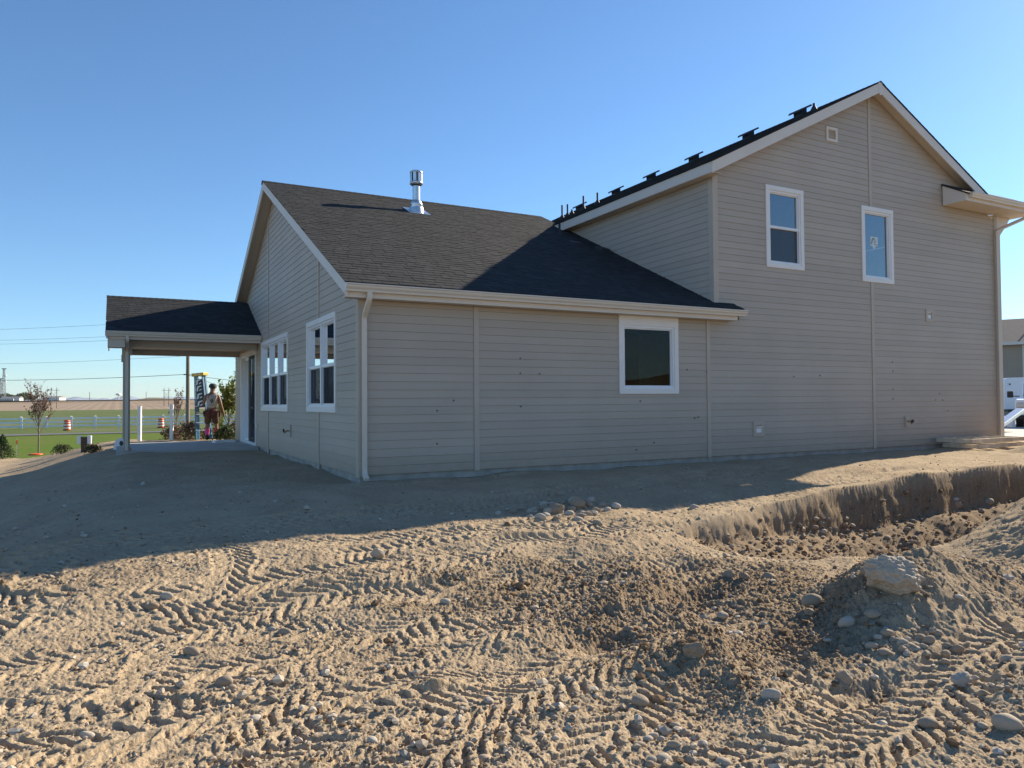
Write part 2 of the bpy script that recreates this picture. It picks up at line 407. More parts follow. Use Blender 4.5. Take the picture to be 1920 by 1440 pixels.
def detail(x, y):
    r = np.hypot(x-CAM[0], y-CAM[1])
    wx = x+.12*perlin(x*1.3, y*1.3); wy = y+.12*perlin(x*1.3+40, y*1.3+7)
    calm = sstep(-3.4, -1.8, y)                      # smooth graded strip beside the house
    rough = 1-.45*calm
    distr = distf(x, y)
    heap = sstep(.02, .2, spoil(x, y)+np.maximum(lumps(x, y), 0))
    z = .045*perlin(x*.55, y*.55)+.022*perlin(x*1.6+5, y*1.6)*rough
    z = z+(.011*perlin(x*4.2, y*4.2)+.006*perlin(x*9, y*9))*rough*(1+2.2*heap)
    z = z+heap*(.030*(1-np.abs(perlin(x*2.6+y*1.5, y*2.6-x*1.2)))+.018*np.abs(perlin(x*13, y*13)))
    fine = .0065*perlin(x*17, y*17)+.0065*perlin(x*39, y*39)+.0050*perlin(x*80, y*80)+.004*np.abs(perlin(x*60+7, y*60))
    ridg = (1-np.abs(perlin(wx*6.5, wy*6.5)))*.028*distr
    z = z+fine*(.35+.65*rough)*(1+1.4*distr)+ridg*rough
    crust = np.zeros(np.shape(x)); keep = np.ones(np.shape(x))
    hollow = 1-sstep(.015, .10, -pit(x, y)); rise = 1-.9*sstep(.04, .2, spoil(x, y)+np.maximum(lumps(x, y)-.05, 0))
    edge = .20*perlin(x*16, y*16)+.16*perlin(x*38, y*38)
    for k, (qx, qy, hr, kv, hl, w, p, sl, amp) in enumerate(TRACKS):
        dx, dy = wx-qx, wy-qy; u = dx*math.cos(hr)+dy*math.sin(hr); v = -dx*math.sin(hr)+dy*math.cos(hr)
        v = v-kv*.5*u*u
        m = sstep(w/2+.02, w/2-.02, np.abs(v))*sstep(hl, hl-.5, np.abs(u))*hollow*rise
        fade = np.clip(.78+1.2*perlin(x*1.3+k*13, y*1.3-k*7), 0, 1)
        t = u/p+np.abs(v)/p*sl+np.where(v > 0, .5, 0)+edge*.6
        tri = np.abs((t % 1.0)-.5)*2
        groove = sstep(.44, .58, tri+edge*.25)*sstep(.012, .03, np.abs(v))
        lip = np.exp(-((np.abs(v)-w/2-.03)/.028)**2)*.016*sstep(hl, hl-.5, np.abs(u))*(.6+.9*perlin(x*9, y*9+k))*hollow*rise
        g = m*fade*(1-.55*distr)
        z = z*(1-.75*g)+g*(-.010-amp*1.3*groove+fine*.3)+lip*fade
        crust = crust*(1-g)+g*(1-groove)
    damp_shade = np.clip(distr*.9-.25*crust+.25*perlin(x*7, y*7), 0, 1)*(1-.8*calm)
    return z*(1-.5*sstep(14, 30, r)), damp_shade, crust
def ground(x, y):
    x = np.atleast_1d(np.asarray(x, float)); y = np.atleast_1d(np.asarray(y, float))
    return ground_coarse(x, y)+detail(x, y)[0]
def gz(x, y): return float(ground(x, y)[0])
def hit(u, v):
    """point where the line of sight through (u, v) of the photograph meets the ground"""
    d = ray(u, v); d = d/np.linalg.norm(d)
    t = np.concatenate([np.linspace(1.5, 30, 900), np.linspace(30.2, 400, 1200)])
    P = CAM[None, :]+t[:, None]*d[None, :]
    g = ground_coarse(P[:, 0], P[:, 1]); k = np.argmax(P[:, 2] < g)
    if k == 0: k = len(t)-1
    p = P[k]; return np.array([p[0], p[1], gz(p[0], p[1])])

def polar_sheet(name, r0, r1, nr, a0, a1, na, zfn, mat, keep=None, kind='structure', attrs=False, label=None, cat=None, geo=True):
    rr = np.geomspace(r0, r1, nr) if geo else np.linspace(r0, r1, nr)
    aa = np.radians(np.linspace(a0, a1, na))
    A, Rr = np.meshgrid(aa, rr); X = CAM[0]+Rr*np.sin(A); Y = CAM[1]+Rr*np.cos(A)
    at_ = None
    if attrs:
        z, damp_shade, crust = detail(X, Y); pp_ = -pit(X, Y); bm_ = sstep(.015, .08, pp_)*(Y > -5.0)*(1-sstep(.5, .62, pp_/(.50*sstep(1.9, 3.3, X)+.62*sstep(3.3, 6.4, X)+1e-3))); Z = ground_coarse(X, Y)+z*(1-.92*bm_)
        dn = np.clip(spoil(X, Y)*.6+(-pit(X, Y))*3.5+np.maximum(lumps(X, Y), 0)*1.6, 0, 1)  # pit term paints shade into the soil colour; heaps are darker soil
        at_ = {'damp_shade': np.clip(np.maximum(damp_shade, dn*.8), 0, 1).ravel(), 'crust': crust.ravel()}
        mk = sstep(.04, .2, -pit(X, Y))*(Y > -5.2)
        Y = Y-mk*(.03*perlin(X*1.8, Z*3.5)+.035*perlin(X*6, Z*8)+.028*perlin(X*13, Z*16)+.015*perlin(X*27, Z*30)); X = X+mk*.03*perlin(X*6+5, Z*7)
    else: Z = zfn(X, Y)
    co = np.stack([X.ravel(), Y.ravel(), Z.ravel()], 1)
    i = np.arange((nr-1)*na).reshape(nr-1, na)[:, :-1]
    q = np.stack([i, i+na, i+na+1, i+1], -1).reshape(-1, 4)[:, ::-1]
    if keep is not None:
        c = co[q].mean(1); q = q[keep(c[:, 0], c[:, 1])]
        used = np.unique(q); mp = np.full(len(co), -1); mp[used] = np.arange(len(used))
        co = co[used]; q = mp[q]
        if at_: at_ = {k: v[used] for k, v in at_.items()}
    me = np_mesh(name, co, quads=q, mat=mat, attrs=at_)
    o = inst(name, me); o['kind'] = kind
    if label: tag(o, label, cat)
    return o
YD = math.degrees(YAW)
MAT_lawn = None
def grass_mat(name, c0, c1, scale, c2=None):
    t = NT(name); v = t.coord()
    f = t.noise(v, scale, 6, 0.7); g = t.noise(v, scale*.08, 4)
    c = t.ramp(f, [(0.3, c0), (0.7, c1)])
    if c2: c = t.mix(t.ramp(g, [(0.45, (0, 0, 0)), (0.65, (1, 1, 1))]), c, c2)
    t.base(c); t.b.inputs['Roughness'].default_value = 1.0; t.b.inputs['Specular IOR Level'].default_value = 0.1
    t.bump(f, 0.6, 0.05); return t.m
MAT['lawn'] = grass_mat('mown_lawn', (0.065, 0.115, 0.014), (0.125, 0.185, 0.028), 5, (0.12, 0.15, 0.03))
MAT['pasture'] = grass_mat('pasture_grass', (0.075, 0.115, 0.03), (0.125, 0.16, 0.05), 1.2, (0.14, 0.15, 0.075))
MAT['asphalt'] = simple('path_asphalt', (0.13, 0.13, 0.13), 0.9, 0.1)
MAT['curbwhite'] = simple('pale_curb_concrete', (0.5, 0.49, 0.46), 0.8, 0.1)
MAT['drive'] = simple('driveway_concrete', (0.42, 0.40, 0.36), 0.85, 0.1, 2)
def plow_mat():
    t = NT('ploughed_field_soil'); v = t.coord('Object', (1, 1, 1))
    w = t.n('TexWave'); w.inputs['Scale'].default_value = 0.045; w.inputs['Distortion'].default_value = 0.6; w.bands_direction = 'X'
    mp = t.coord('Object', (1, 1, 1)); t.l(mp, w.inputs['Vector'])
    big = t.noise(v, 0.0035, 3); f = t.noise(v, .4, 5)
    c = t.ramp(w.outputs['Fac'], [(0.3, (0.27, 0.205, 0.15)), (0.7, (0.33, 0.26, 0.19))])
    c = t.mix(t.ramp(big, [(0.5, (0, 0, 0)), (0.56, (1, 1, 1))]), c, (0.21, 0.15, 0.10))
    c = t.mix(0.2, c, t.ramp(f, [(0.3, (0.2, 0.15, 0.1)), (0.7, (0.4, 0.32, 0.24))]))
    t.base(c); t.b.inputs['Roughness'].default_value = 1; t.b.inputs['Specular IOR Level'].default_value = 0.1; return t.m
MAT['plough'] = plow_mat()
MAT['plain'] = simple('far_plain', (0.22, 0.19, 0.14), 1.0, 0.25, 0.004, spec=0.1)
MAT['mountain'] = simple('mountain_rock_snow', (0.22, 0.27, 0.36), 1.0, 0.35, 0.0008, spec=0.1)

on_lot = lambda x, y: lot_mask(x, y) > -.15
def under_house(x, y): return (x > .25) & (x < 16.7) & (y > .25) & (y < 13.1)
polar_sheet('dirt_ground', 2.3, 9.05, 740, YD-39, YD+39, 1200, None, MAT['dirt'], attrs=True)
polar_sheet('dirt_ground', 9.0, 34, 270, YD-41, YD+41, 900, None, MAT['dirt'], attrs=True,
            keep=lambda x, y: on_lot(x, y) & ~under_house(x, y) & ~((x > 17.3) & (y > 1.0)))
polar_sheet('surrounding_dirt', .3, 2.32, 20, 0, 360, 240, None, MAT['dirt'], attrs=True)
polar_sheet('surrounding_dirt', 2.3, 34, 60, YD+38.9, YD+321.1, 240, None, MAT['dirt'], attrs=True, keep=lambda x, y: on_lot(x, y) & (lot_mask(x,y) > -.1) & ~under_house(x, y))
polar_sheet('lawn', 14, 70.0, 160, YD-60, YD+60, 340, lambda x, y: shape(x, y)-.01, MAT['lawn'],
            keep=lambda x, y: (lot_mask(x, y) < .05) & ~((x > 15.0) & (y > -3)))
polar_sheet('driveway', 18, 70.0, 60, 50, 100, 60, lambda x, y: shape(x, y)+.01, MAT['drive'], keep=lambda x, y: (x > 17.2) & (y > .9))
# far terrain
polar_sheet('footpath', 66.5, 70.8, 4, -14, 24, 160, lambda x, y: shape(x, y)+.03, MAT['asphalt'], geo=False)
polar_sheet('pasture', 70, 300, 80, YD-60, YD+60, 300, lambda x, y: shape(x, y)+.0+.12*perlin(x*.15, y*.15), MAT['pasture'])
polar_sheet('green_field', 296, 560, 20, YD-60, YD+60, 200, lambda x, y: shape(x, y)-.05, MAT['pasture'])
polar_sheet('ploughed_field', 548, 1210, 30, YD-60, YD+60, 220, lambda x, y: shape(x, y)-.1+2.2*sstep(700, 1200, np.hypot(x, y))*perlin(x*.002, y*.002), MAT['plough'])
polar_sheet('far_plain', 1180, 16000, 50, YD-70, YD+70, 160, lambda x, y: shape(x, y)-.3+3*perlin(x*.0013, y*.0013), MAT['plain'])
polar_sheet('outer_ground', 26.8, 4000, 40, YD+60, YD+300, 120, lambda x, y: shape(x, y)-.05, MAT['plain'])
def mountains():
    n = 420; a = np.radians(np.linspace(YD-55, YD+55, n)); R0 = 15000.0
    vs = []; rows = 12
    for j in range(rows):
        for i in range(n):
            t = j/(rows-1); r = R0+4200*t
            x = CAM[0]+r*math.sin(a[i]); y = CAM[1]+r*math.cos(a[i])
            vs.append((x, y, t, a[i]))
    V = np.array(vs); ang = V[:, 3]
    p = 150+70*perlin(ang*22, ang*0+3)+40*perlin(ang*61, ang*0+8)+22*perlin(ang*190, ang*0+1)
    z = p*(1-(1-np.clip(V[:, 2]/.85, 0, 1))**1.5)+40*perlin(V[:, 0]*.0011, V[:, 1]*.0011)*V[:, 2]-5
    co = np.stack([V[:, 0], V[:, 1], z], 1)
    i = np.arange((rows-1)*n).reshape(rows-1, n)[:, :-1]
    q = np.stack([i, i+1, i+n+1, i+n], -1).reshape(-1, 4)
    inst('mountains', np_mesh('mountains', co, quads=q, mat=MAT['mountain']))['kind'] = 'structure'
mountains()

# ---------------------------------------------------------------- HOUSE
EX = 0.13
XL, XT, XA, YR = 16.93, 7.18, 11.99, 6.70          # house length, start of the tall part, its ridge, ridge of the low part
YB = 13.4
OH = .30
def zlow(Y): return 2.90+.479*(min(Y, 2*YR-Y)+OH)
def ztall(X): return 8.30-.5*abs(X-XA)
house = empty('house', (0, 0, 0), 0, 'taupe lap sided two storey house with low wing, dark shingle roof and patio cover', 'house')

class WF:    # a wall's own frame: s along it, z up, off outwards
    def __init__(s, O, S, N): s.O = Vector(O); s.S = Vector(S); s.N = Vector(N)
    def p(s, a, z, off): return s.O+s.S*a+Vector((0, 0, z))+s.N*off
    def box(s, mb, a0, a1, z0, z1, o0, o1):
        return mb.hexa([s.p(a0, z0, o0), s.p(a1, z0, o0), s.p(a1, z0, o1), s.p(a0, z0, o1), s.p(a0, z1, o0), s.p(a1, z1, o0), s.p(a1, z1, o1), s.p(a0, z1, o1)])
    def quad(s, mb, b0, b1, t0, t1, z0, z1, ob, fb, ft):   # tapered board: bottom b0-b1, top t0-t1
        return mb.hexa([s.p(b0, z0, ob), s.p(b1, z0, ob), s.p(b1, z0, fb), s.p(b0, z0, fb), s.p(t0, z1, ob), s.p(t1, z1, ob), s.p(t1, z1, ft), s.p(t0, z1, ft)])
WFr = WF((0, 0, 0), (1, 0, 0), (0, -1, 0))          # long wall
WGa = WF((0, 0, 0), (0, 1, 0), (-1, 0, 0))          # gable end of the low wing
WTs = WF((XT, 0, 0), (0, 1, 0), (-1, 0, 0))         # side of the tall part above the low roof
WRt = WF((XL, 0, 0), (0, 1, 0), (1, 0, 0))
WBk = WF((0, YB, 0), (1, 0, 0), (0, 1, 0))

OP_F = [(4.83, 6.22, 1.23, 2.67), (8.61, 9.73, 3.86, 5.58), (11.62, 12.73, 3.77, 5.50)]
OP_G = [(1.28, 3.44, .94, 2.64), (5.22, 8.56, .92, 2.64), (9.38, 12.07, -.04, 2.56)]

def backing(wf, s0, s1, z0, topfn, openings, name, breaks=(), margin=.06):
    """the wall itself behind the boards, with real openings"""
    mb = MB(); ops = [(a+margin, b-margin, c+margin, d-margin) for a, b, c, d in openings]
    xs = sorted(set([s0, s1]+[o[0] for o in ops]+[o[1] for o in ops]+list(breaks)))
    for a, b in zip(xs[:-1], xs[1:]):
        m = (a+b)/2; zs = [z0]
        for o in sorted([o for o in ops if o[0] < m < o[1]], key=lambda o: o[2]): zs += [o[2], o[3]]
        ta, tb = topfn(a+1e-4), topfn(b-1e-4)
        for i in range(0, len(zs)-1, 2):
            if zs[i+1] > zs[i]: wf.box(mb, a, b, zs[i], zs[i+1], -.13, 0)
        z = zs[-1]; ta = max(ta, z+.001); tb = max(tb, z+.001)
        mb.hexa([wf.p(a, z, -.13), wf.p(b, z, -.13), wf.p(b, z, 0), wf.p(a, z, 0), wf.p(a, ta, -.13), wf.p(b, tb, -.13), wf.p(b, tb, 0), wf.p(a, ta, 0)])
    return mb.build(name, MAT['sheath'], house)
wall_front = backing(WFr, .03, XL-.03, 0, lambda X: 2.80 if X < XT else ztall(X)-.16, OP_F, 'wall', (XT, XA))
wall_gable = backing(WGa, 0.0, YB, 0, lambda Y: zlow(Y)-.14, OP_G, 'wall', (YR,))
wall_side = backing(WTs, 0.14, YB, 2.6, lambda Y: 5.58, [], 'wall')
OP_LIGHT = [(.9, 1.9, 1.3, 2.3), (6.0, 8.0, .9, 2.4)]  # openings out of view, added so sunlight brightens the rooms
wall_right = backing(WRt, 0.0, YB, 0, lambda Y: 5.6, OP_LIGHT, 'wall')
wall_back = backing(WBk, 0, XL, 0, lambda X: 2.80 if X < XT else ztall(X)-.16, [], 'wall', (XT, XA))
house_boards = []
def boards(wf, parent, segs, zmax, openings, lo=None, hi=None, z0=0.0):
    """lap boards, one object each; segs = [(s0, s1, zfrom, zto)]"""
    n = int((zmax-z0)/EX)+1
    for k in range(n):
        a, b = z0+k*EX, z0+(k+1)*EX-.0028
        for s0, s1, zf, zt in segs:
            if a < zf-.02 or a > zt-.03: continue
            bb = min(b, zt)
            pieces = [(s0, s1, a, bb)]
            for o0, o1, oz0, oz1 in openings:
                new = []
                for p0, p1, q0, q1 in pieces:
                    if o1 <= p0 or o0 >= p1 or oz1 <= q0 or oz0 >= q1: new.append((p0, p1, q0, q1)); continue
                    if o0 > p0+.02: new.append((p0, o0, q0, q1))
                    if o1 < p1-.02: new.append((o1, p1, q0, q1))
                    m0, m1 = max(p0, o0), min(p1, o1)
                    if q0 < oz0-.012: new.append((m0, m1, q0, oz0))
                    if q1 > oz1+.012: new.append((m0, m1, oz1, q1))
                pieces = new
            for p0, p1, q0, q1 in pieces:
                b0 = max(p0, lo(q0)) if lo else p0; b1 = min(p1, hi(q0)) if hi else p1
                t0 = max(p0, lo(q1)) if lo else p0; t1 = min(p1, hi(q1)) if hi else p1
                if b1-b0 < .02: continue
                t1 = max(t1, t0+.01)
                house_boards.append((wf, parent, b0, b1, t0, t1, q0, q1, (q0-a)/EX))
def low_hi(z): return 2*YR-((z-2.90+.14)/.479-OH)
def low_lo(z): return (z-2.90+.14)/.479-OH
# long wall: low wing and tall part
boards(WFr, wall_front, [(.10, 1.905, 0, 2.67), (2.0, 6.94, 0, 2.67)], 2.67, OP_F)
boards(WFr, wall_front, [(7.03, 11.905, 0, 2.99), (XT+.10, 11.905, 2.99, 9), (12.0, XL-.09, 0, 9)], 8.0, OP_F,
       lo=lambda z: max(0, XA-(8.30-.16-z)/.5), hi=lambda z: min(99, XA+(8.30-.16-z)/.5))
boards(WGa, wall_gable, [(.10, 2.465, 0, 7), (2.555, 7.565, 0, 7), (7.655, 13.3, 0, 7)], 6.1, OP_G,
       lo=lambda z: max(0, low_lo(z)), hi=lambda z: min(99, low_hi(z)))
boards(WTs, wall_side, [(.10, 7, 2.9, 5.56)], 5.56, [], hi=lambda z: (z-2.90)/.479-OH, z0=2.60)
def bsize(b):
    wf, par, b0, b1, t0, t1, q0, q1, fr = b
    c = np.array(wf.p((b0+b1)/2, (q0+q1)/2, 0)); d = np.linalg.norm(c-CAM)
    side = .62 if wf is not WFr else 1.0
    return (b1-b0)*(q1-q0)*side/d**2
house_boards.sort(key=bsize, reverse=True)
rest = {}
for i, (wf, par, b0, b1, t0, t1, q0, q1, fr) in enumerate(house_boards):
    f0 = .023-.008*fr; f1 = .023-.008*(fr+(q1-q0)/EX)
    if i < 300:
        mb = MB(); wf.quad(mb, b0, b1, t0, t1, q0, q1, .001, f0, f1)
        mb.build('siding_board', MAT['siding'], par)
    else:
        mb = rest.setdefault(par.name, (MB(), par))[0]; wf.quad(mb, b0, b1, t0, t1, q0, q1, .001, f0, f1)
for mb, par in rest.values():
    o = mb.build('siding_boards', MAT['siding'], par); o['kind'] = 'stuff'
print('boards', len(house_boards))

# battens and corner boards
def batten(wf, par, s0, s1, z0, z1, off=.034, name='batten', z1b=None):
    mb = MB()
    if z1b is None: wf.box(mb, s0, s1, z0, z1, .001, off)
    else: mb.hexa([wf.p(s0, z0, .001), wf.p(s1, z0, .001), wf.p(s1, z0, off), wf.p(s0, z0, off), wf.p(s0, z1, .001), wf.p(s1, z1b, .001), wf.p(s1, z1b, off), wf.p(s0, z1, off)])
    return mb.build(name, MAT['batten'], par)
batten(WFr, wall_front, 1.907, 1.998, -.02, 2.668); batten(WFr, wall_front, 6.942, 7.028, -.02, 2.668)
batten(WFr, wall_front, 11.907, 11.998, -.02, 3.77); batten(WFr, wall_front, 11.907, 11.998, 5.50, 8.10)
batten(WGa, wall_gable, 2.467, 2.553, -.25, .94); batten(WGa, wall_gable, 2.467, 2.553, 2.64, zlow(2.47)-.145, z1b=zlow(2.55)-.145)
batten(WGa, wall_gable, 7.567, 7.653, -.15, .92); batten(WGa, wall_gable, 7.567, 7.653, 2.64, zlow(7.6)-.145)
batten(WFr, wall_front, -.036, .098, -.03, 2.668, .036, 'corner_board'); batten(WGa, wall_gable, .001, .098, -.03, 2.88, .033, 'corner_board')
batten(WFr, wall_front, XT-.036, XT+.098, 2.86, 5.60, .036, 'corner_board'); batten(WTs, wall_side, .001, .098, 2.9, 5.56, .033, 'corner_board')
batten(WFr, wall_front, XL-.088, XL+.034, -.03, 5.84, .036, 'corner_board'); batten(WRt, wall_right, .001, .1, -.03, 5.6, .03, 'corner_board')
# foundation
mb = MB()
WFr.box(mb, .0, XL, -1.2, -.003, -.2, -.012); WGa.box(mb, .013, YB, -1.2, -.003, -.2, -.012); WRt.box(mb, 0, YB, -1.2, -.003, -.2, -.012); WBk.box(mb, 0, XL, -1.2, -.003, -.2, -.012)
mb.build('foundation', MAT['concrete'], house)

# ---- windows
def window(wf, par, o, kind, glass, tw=.092, mid=None, lights=1, head=None, screen=False):
    s0, s1, z0, z1 = o; head = head or tw
    i0, i1, j0, j1 = s0+tw, s1-tw, z0+tw, z1-head
    mb = MB(); fw = .042                                    # vinyl frame
    for a, b, c, d in ((i0, i1, j0, j0+fw), (i0, i1, j1-fw, j1), (i0, i0+fw, j0+fw, j1-fw), (i1-fw, i1, j0+fw, j1-fw)):
        wf.box(mb, a, b, c, d, -.09, .020)
    w = mb.build('window', MAT['vinyl'], par)
    for a, b, c, d, of in ((s0, s1, z0, z0+tw, .042), (s0, s1, z1-head, z1, .044), (s0, s0+tw, z0+tw, z1-head, .040), (s1-tw, s1, z0+tw, z1-head, .040)):
        m = MB(); wf.box(m, a, b, c, d, .001, of); m.build('casing', MAT['wintrim'], w)
    m = MB()
    wf.box(m, i0-.02, i0, z0+.06, z1-.06, -.12, .0); wf.box(m, i1, i1+.02, z0+.06, z1-.06, -.12, .0)
    cw = (i1-i0)/lights; mull = MB(); nm = 0
    for k in range(1, lights):
        c = i0+cw*k; mull = MB(); wf.box(mull, c-.038, c+.038, j0+fw, j1-fw, -.085, .024); mull.build('mullion', MAT['vinyl'], w)
    for k in range(lights):
        a, b = i0+cw*k+fw, i0+cw*(k+1)-fw
        if lights > 1: a, b = i0+cw*k+(fw if k == 0 else .038), i0+cw*(k+1)-(fw if k == lights-1 else .038)
        m = MB()
        sw = .022
        zz = [(j0+fw, j1-fw)] if mid is None else [(mid+.012, j1-fw), (j0+fw, mid-.012)]
        if mid is not None:
            r = MB(); wf.box(r, a, b, mid-.026, mid+.026, -.06, .010); r.build('meeting_rail', MAT['vinyl'], w)
        for q, (c, d) in enumerate(zz):
            s_ = MB()
            for e in ((a, b, c, c+sw), (a, b, d-sw, d), (a, a+sw, c+sw, d-sw), (b-sw, b, c+sw, d-sw)):
                wf.box(s_, *e, -.055-.01*q, -.012-.01*q)
            s_.build('sash', MAT['vinyl'], w)
            g = MB(); of = -.035-.01*q; g.add([wf.p(a+sw, c+sw, of), wf.p(b-sw, c+sw, of), wf.p(b-sw, d-sw, of), wf.p(a+sw, d-sw, of)], [(0, 1, 2, 3)])
            g.build('pane', MAT[glass], w)
            if q == 1 and screen:
                g = MB(); of = -.014; g.add([wf.p(a+sw, c+sw, of), wf.p(b-sw, c+sw, of), wf.p(b-sw, d-sw, of), wf.p(a+sw, d-sw, of)], [(0, 1, 2, 3)])
                sc = g.build('insect_screen', MAT['screen'], w)
    return w
wF = window(WFr, wall_front, OP_F[0], 'fixed', 'glass', head=.175); wF['label'] = 'square fixed window under the gutter of the low wing'
w1 = window(WFr, wall_front, OP_F[1], 'hung', 'glass_up', mid=4.72, screen=True); w1['label'] = 'upper single hung window with a screen in its lower half'
w2 = window(WFr, wall_front, OP_F[2], 'fixed', 'glass_up'); w2['label'] = 'upper fixed window with a white sticker on the glass'
wT = window(WGa, wall_gable, OP_G[0], 'twin', 'glass_gable', mid=1.765, lights=2, screen=True); wT['label'] = 'twin hung window nearest the corner'
w3 = window(WGa, wall_gable, OP_G[1], 'triple', 'glass_gable', mid=1.765, lights=3, screen=True); w3['label'] = 'triple hung window beside the patio'
for o_ in OP_LIGHT: window(WRt, wall_right, o_, 'fixed', 'glass')['label'] = 'unseen window added in the side wall to brighten the rooms'
# sticker on the upper fixed window
mb = MB()
WFr.box(mb, 12.00, 12.26, 4.62, 4.84, -.034, -.031); WFr.box(mb, 12.08, 12.17, 4.565, 4.62, -.034, -.031)
st = mb.build('sticker', simple('sticker_paper', (0.62, 0.70, 0.70), .6, .03), w2)
mb = MB()
def stroke(wf, mb, pts, w, o0, o1):
    for (a0, b0), (a1, b1) in zip(pts[:-1], pts[1:]):
        d = Vector((a1-a0, b1-b0)); n = Vector((-d.y, d.x)).normalized()*w/2
        q = [(a0+n.x, b0+n.y), (a1+n.x, b1+n.y), (a1-n.x, b1-n.y), (a0-n.x, b0-n.y)]
        mb.hexa([wf.p(x, z, o0) for x, z in q]+[wf.p(x, z, o1) for x, z in q])
stroke(WFr, mb, [(12.015, 4.66), (12.07, 4.81)], .012, -.031, -.029); stroke(WFr, mb, [(12.045, 4.66), (12.10, 4.81)], .012, -.031, -.029)
stroke(WFr, mb, [(12.09, 4.75), (12.13, 4.815), (12.17, 4.75), (12.12, 4.715), (12.165, 4.70), (12.165, 4.755)], .010, -.031, -.029)
stroke(WFr, mb, [(12.12, 4.665), (12.17, 4.665)], .014, -.031, -.029); stroke(WFr, mb, [(12.18, 4.665), (12.245, 4.655)], .012, -.031, -.029)
mb.build('sticker_print', simple('sticker_ink', (0.05, 0.09, 0.10), .6, .03), w2)

# sliding door
s0, s1, z0, z1 = OP_G[2]
mb = MB(); tw = .09
for e in ((s0+tw, s1-tw, z0+.02, z0+.09), (s0+tw, s1-tw, z1-tw-.05, z1-tw), (s0+tw, s0+tw+.05, z0+.09, z1-tw-.05), (s1-tw-.05, s1-tw, z0+.09, z1-tw-.05)): WGa.box(mb, *e, -.10, .02)
door = mb.build('sliding_door', MAT['vinyl'], wall_gable)
for a, b, c, d, of in ((s0, s1, z1-tw, z1, .046), (s0, s0+tw, z0, z1-tw, .043), (s1-tw, s1, z0, z1-tw, .043), (s0+tw, s1-tw, z0, z0+.02, .03)):
    m = MB(); WGa.box(m, a, b, c, d, .001, of); m.build('casing', MAT['wintrim'], door)
mid = (s0+s1)/2
for (a, b, of, gm, sc) in ((s0+tw+.05, mid+.04, -.03, 'glass_gable', True), (mid-.04, s1-tw-.05, -.075, 'glass_gable', False)):
    m = MB(); sw = .07
    for e in ((a, b, z0+.09, z0+.09+sw), (a, b, z1-tw-.05-sw, z1-tw-.05), (a, a+sw, z0+.09+sw, z1-tw-.05-sw), (b-sw, b, z0+.09+sw, z1-tw-.05-sw)):
        WGa.box(m, *e, of-.02, of+.02)
    m.build('door_sash', MAT['vinyl'], door)
    g = MB(); g.add([WGa.p(a+sw, z0+.16, of), WGa.p(b-sw, z0+.16, of), WGa.p(b-sw, z1-tw-.12, of), WGa.p(a+sw, z1-tw-.12, of)], [(0, 1, 2, 3)])
    g.build('pane', MAT[gm], door)
    if sc:
        g = MB(); o_ = .012; g.add([WGa.p(a+.01, z0+.10, o_), WGa.p(b-.01, z0+.10, o_), WGa.p(b-.01, z1-tw-.06, o_), WGa.p(a+.01, z1-tw-.06, o_)], [(0, 1, 2, 3)])
        g.build('insect_screen', MAT['screen'], door)

# ---- interior that shows through the glass
def panel(x0, x1, y0, y1, z0, z1, mat, name): mb = MB(); mb.box(x0, x1, y0, y1, z0, z1); return mb.build(name, MAT[mat], house)
panel(.14, XL-.14, .14, YB-.14, .0, .05, 'subfloor', 'interior_floor')
panel(.14, XL-.14, .14, YB-.14, 2.68, 2.72, 'drywall', 'interior_ceiling')
panel(7.70, 11.0, 3.0, 3.1, .05, 2.68, 'drywall', 'interior_wall')
panel(8.35, 8.43, .14, 2.2, .05, 2.68, 'drywall', 'interior_wall')
panel(.14, 6.6, 4.30, 4.40, .05, 2.68, 'drywall', 'interior_wall')
panel(6.6, 6.7, 4.40, YB-.14, .05, 2.68, 'drywall', 'interior_wall')
panel(XT+.14, XL-.14, .14, 5.0, 3.02, 3.05, 'subfloor', 'interior_floor')
panel(XT+.14, XL-.14, .14, 5.1, 5.6, 5.64, 'drywall', 'interior_ceiling')
panel(XT+.14, XL-.14, 5.0, 5.1, 3.05, 5.6, 'drywall', 'interior_wall')
panel(10.3, 10.4, .14, 5.0, 3.05, 5.6, 'drywall', 'interior_wall')

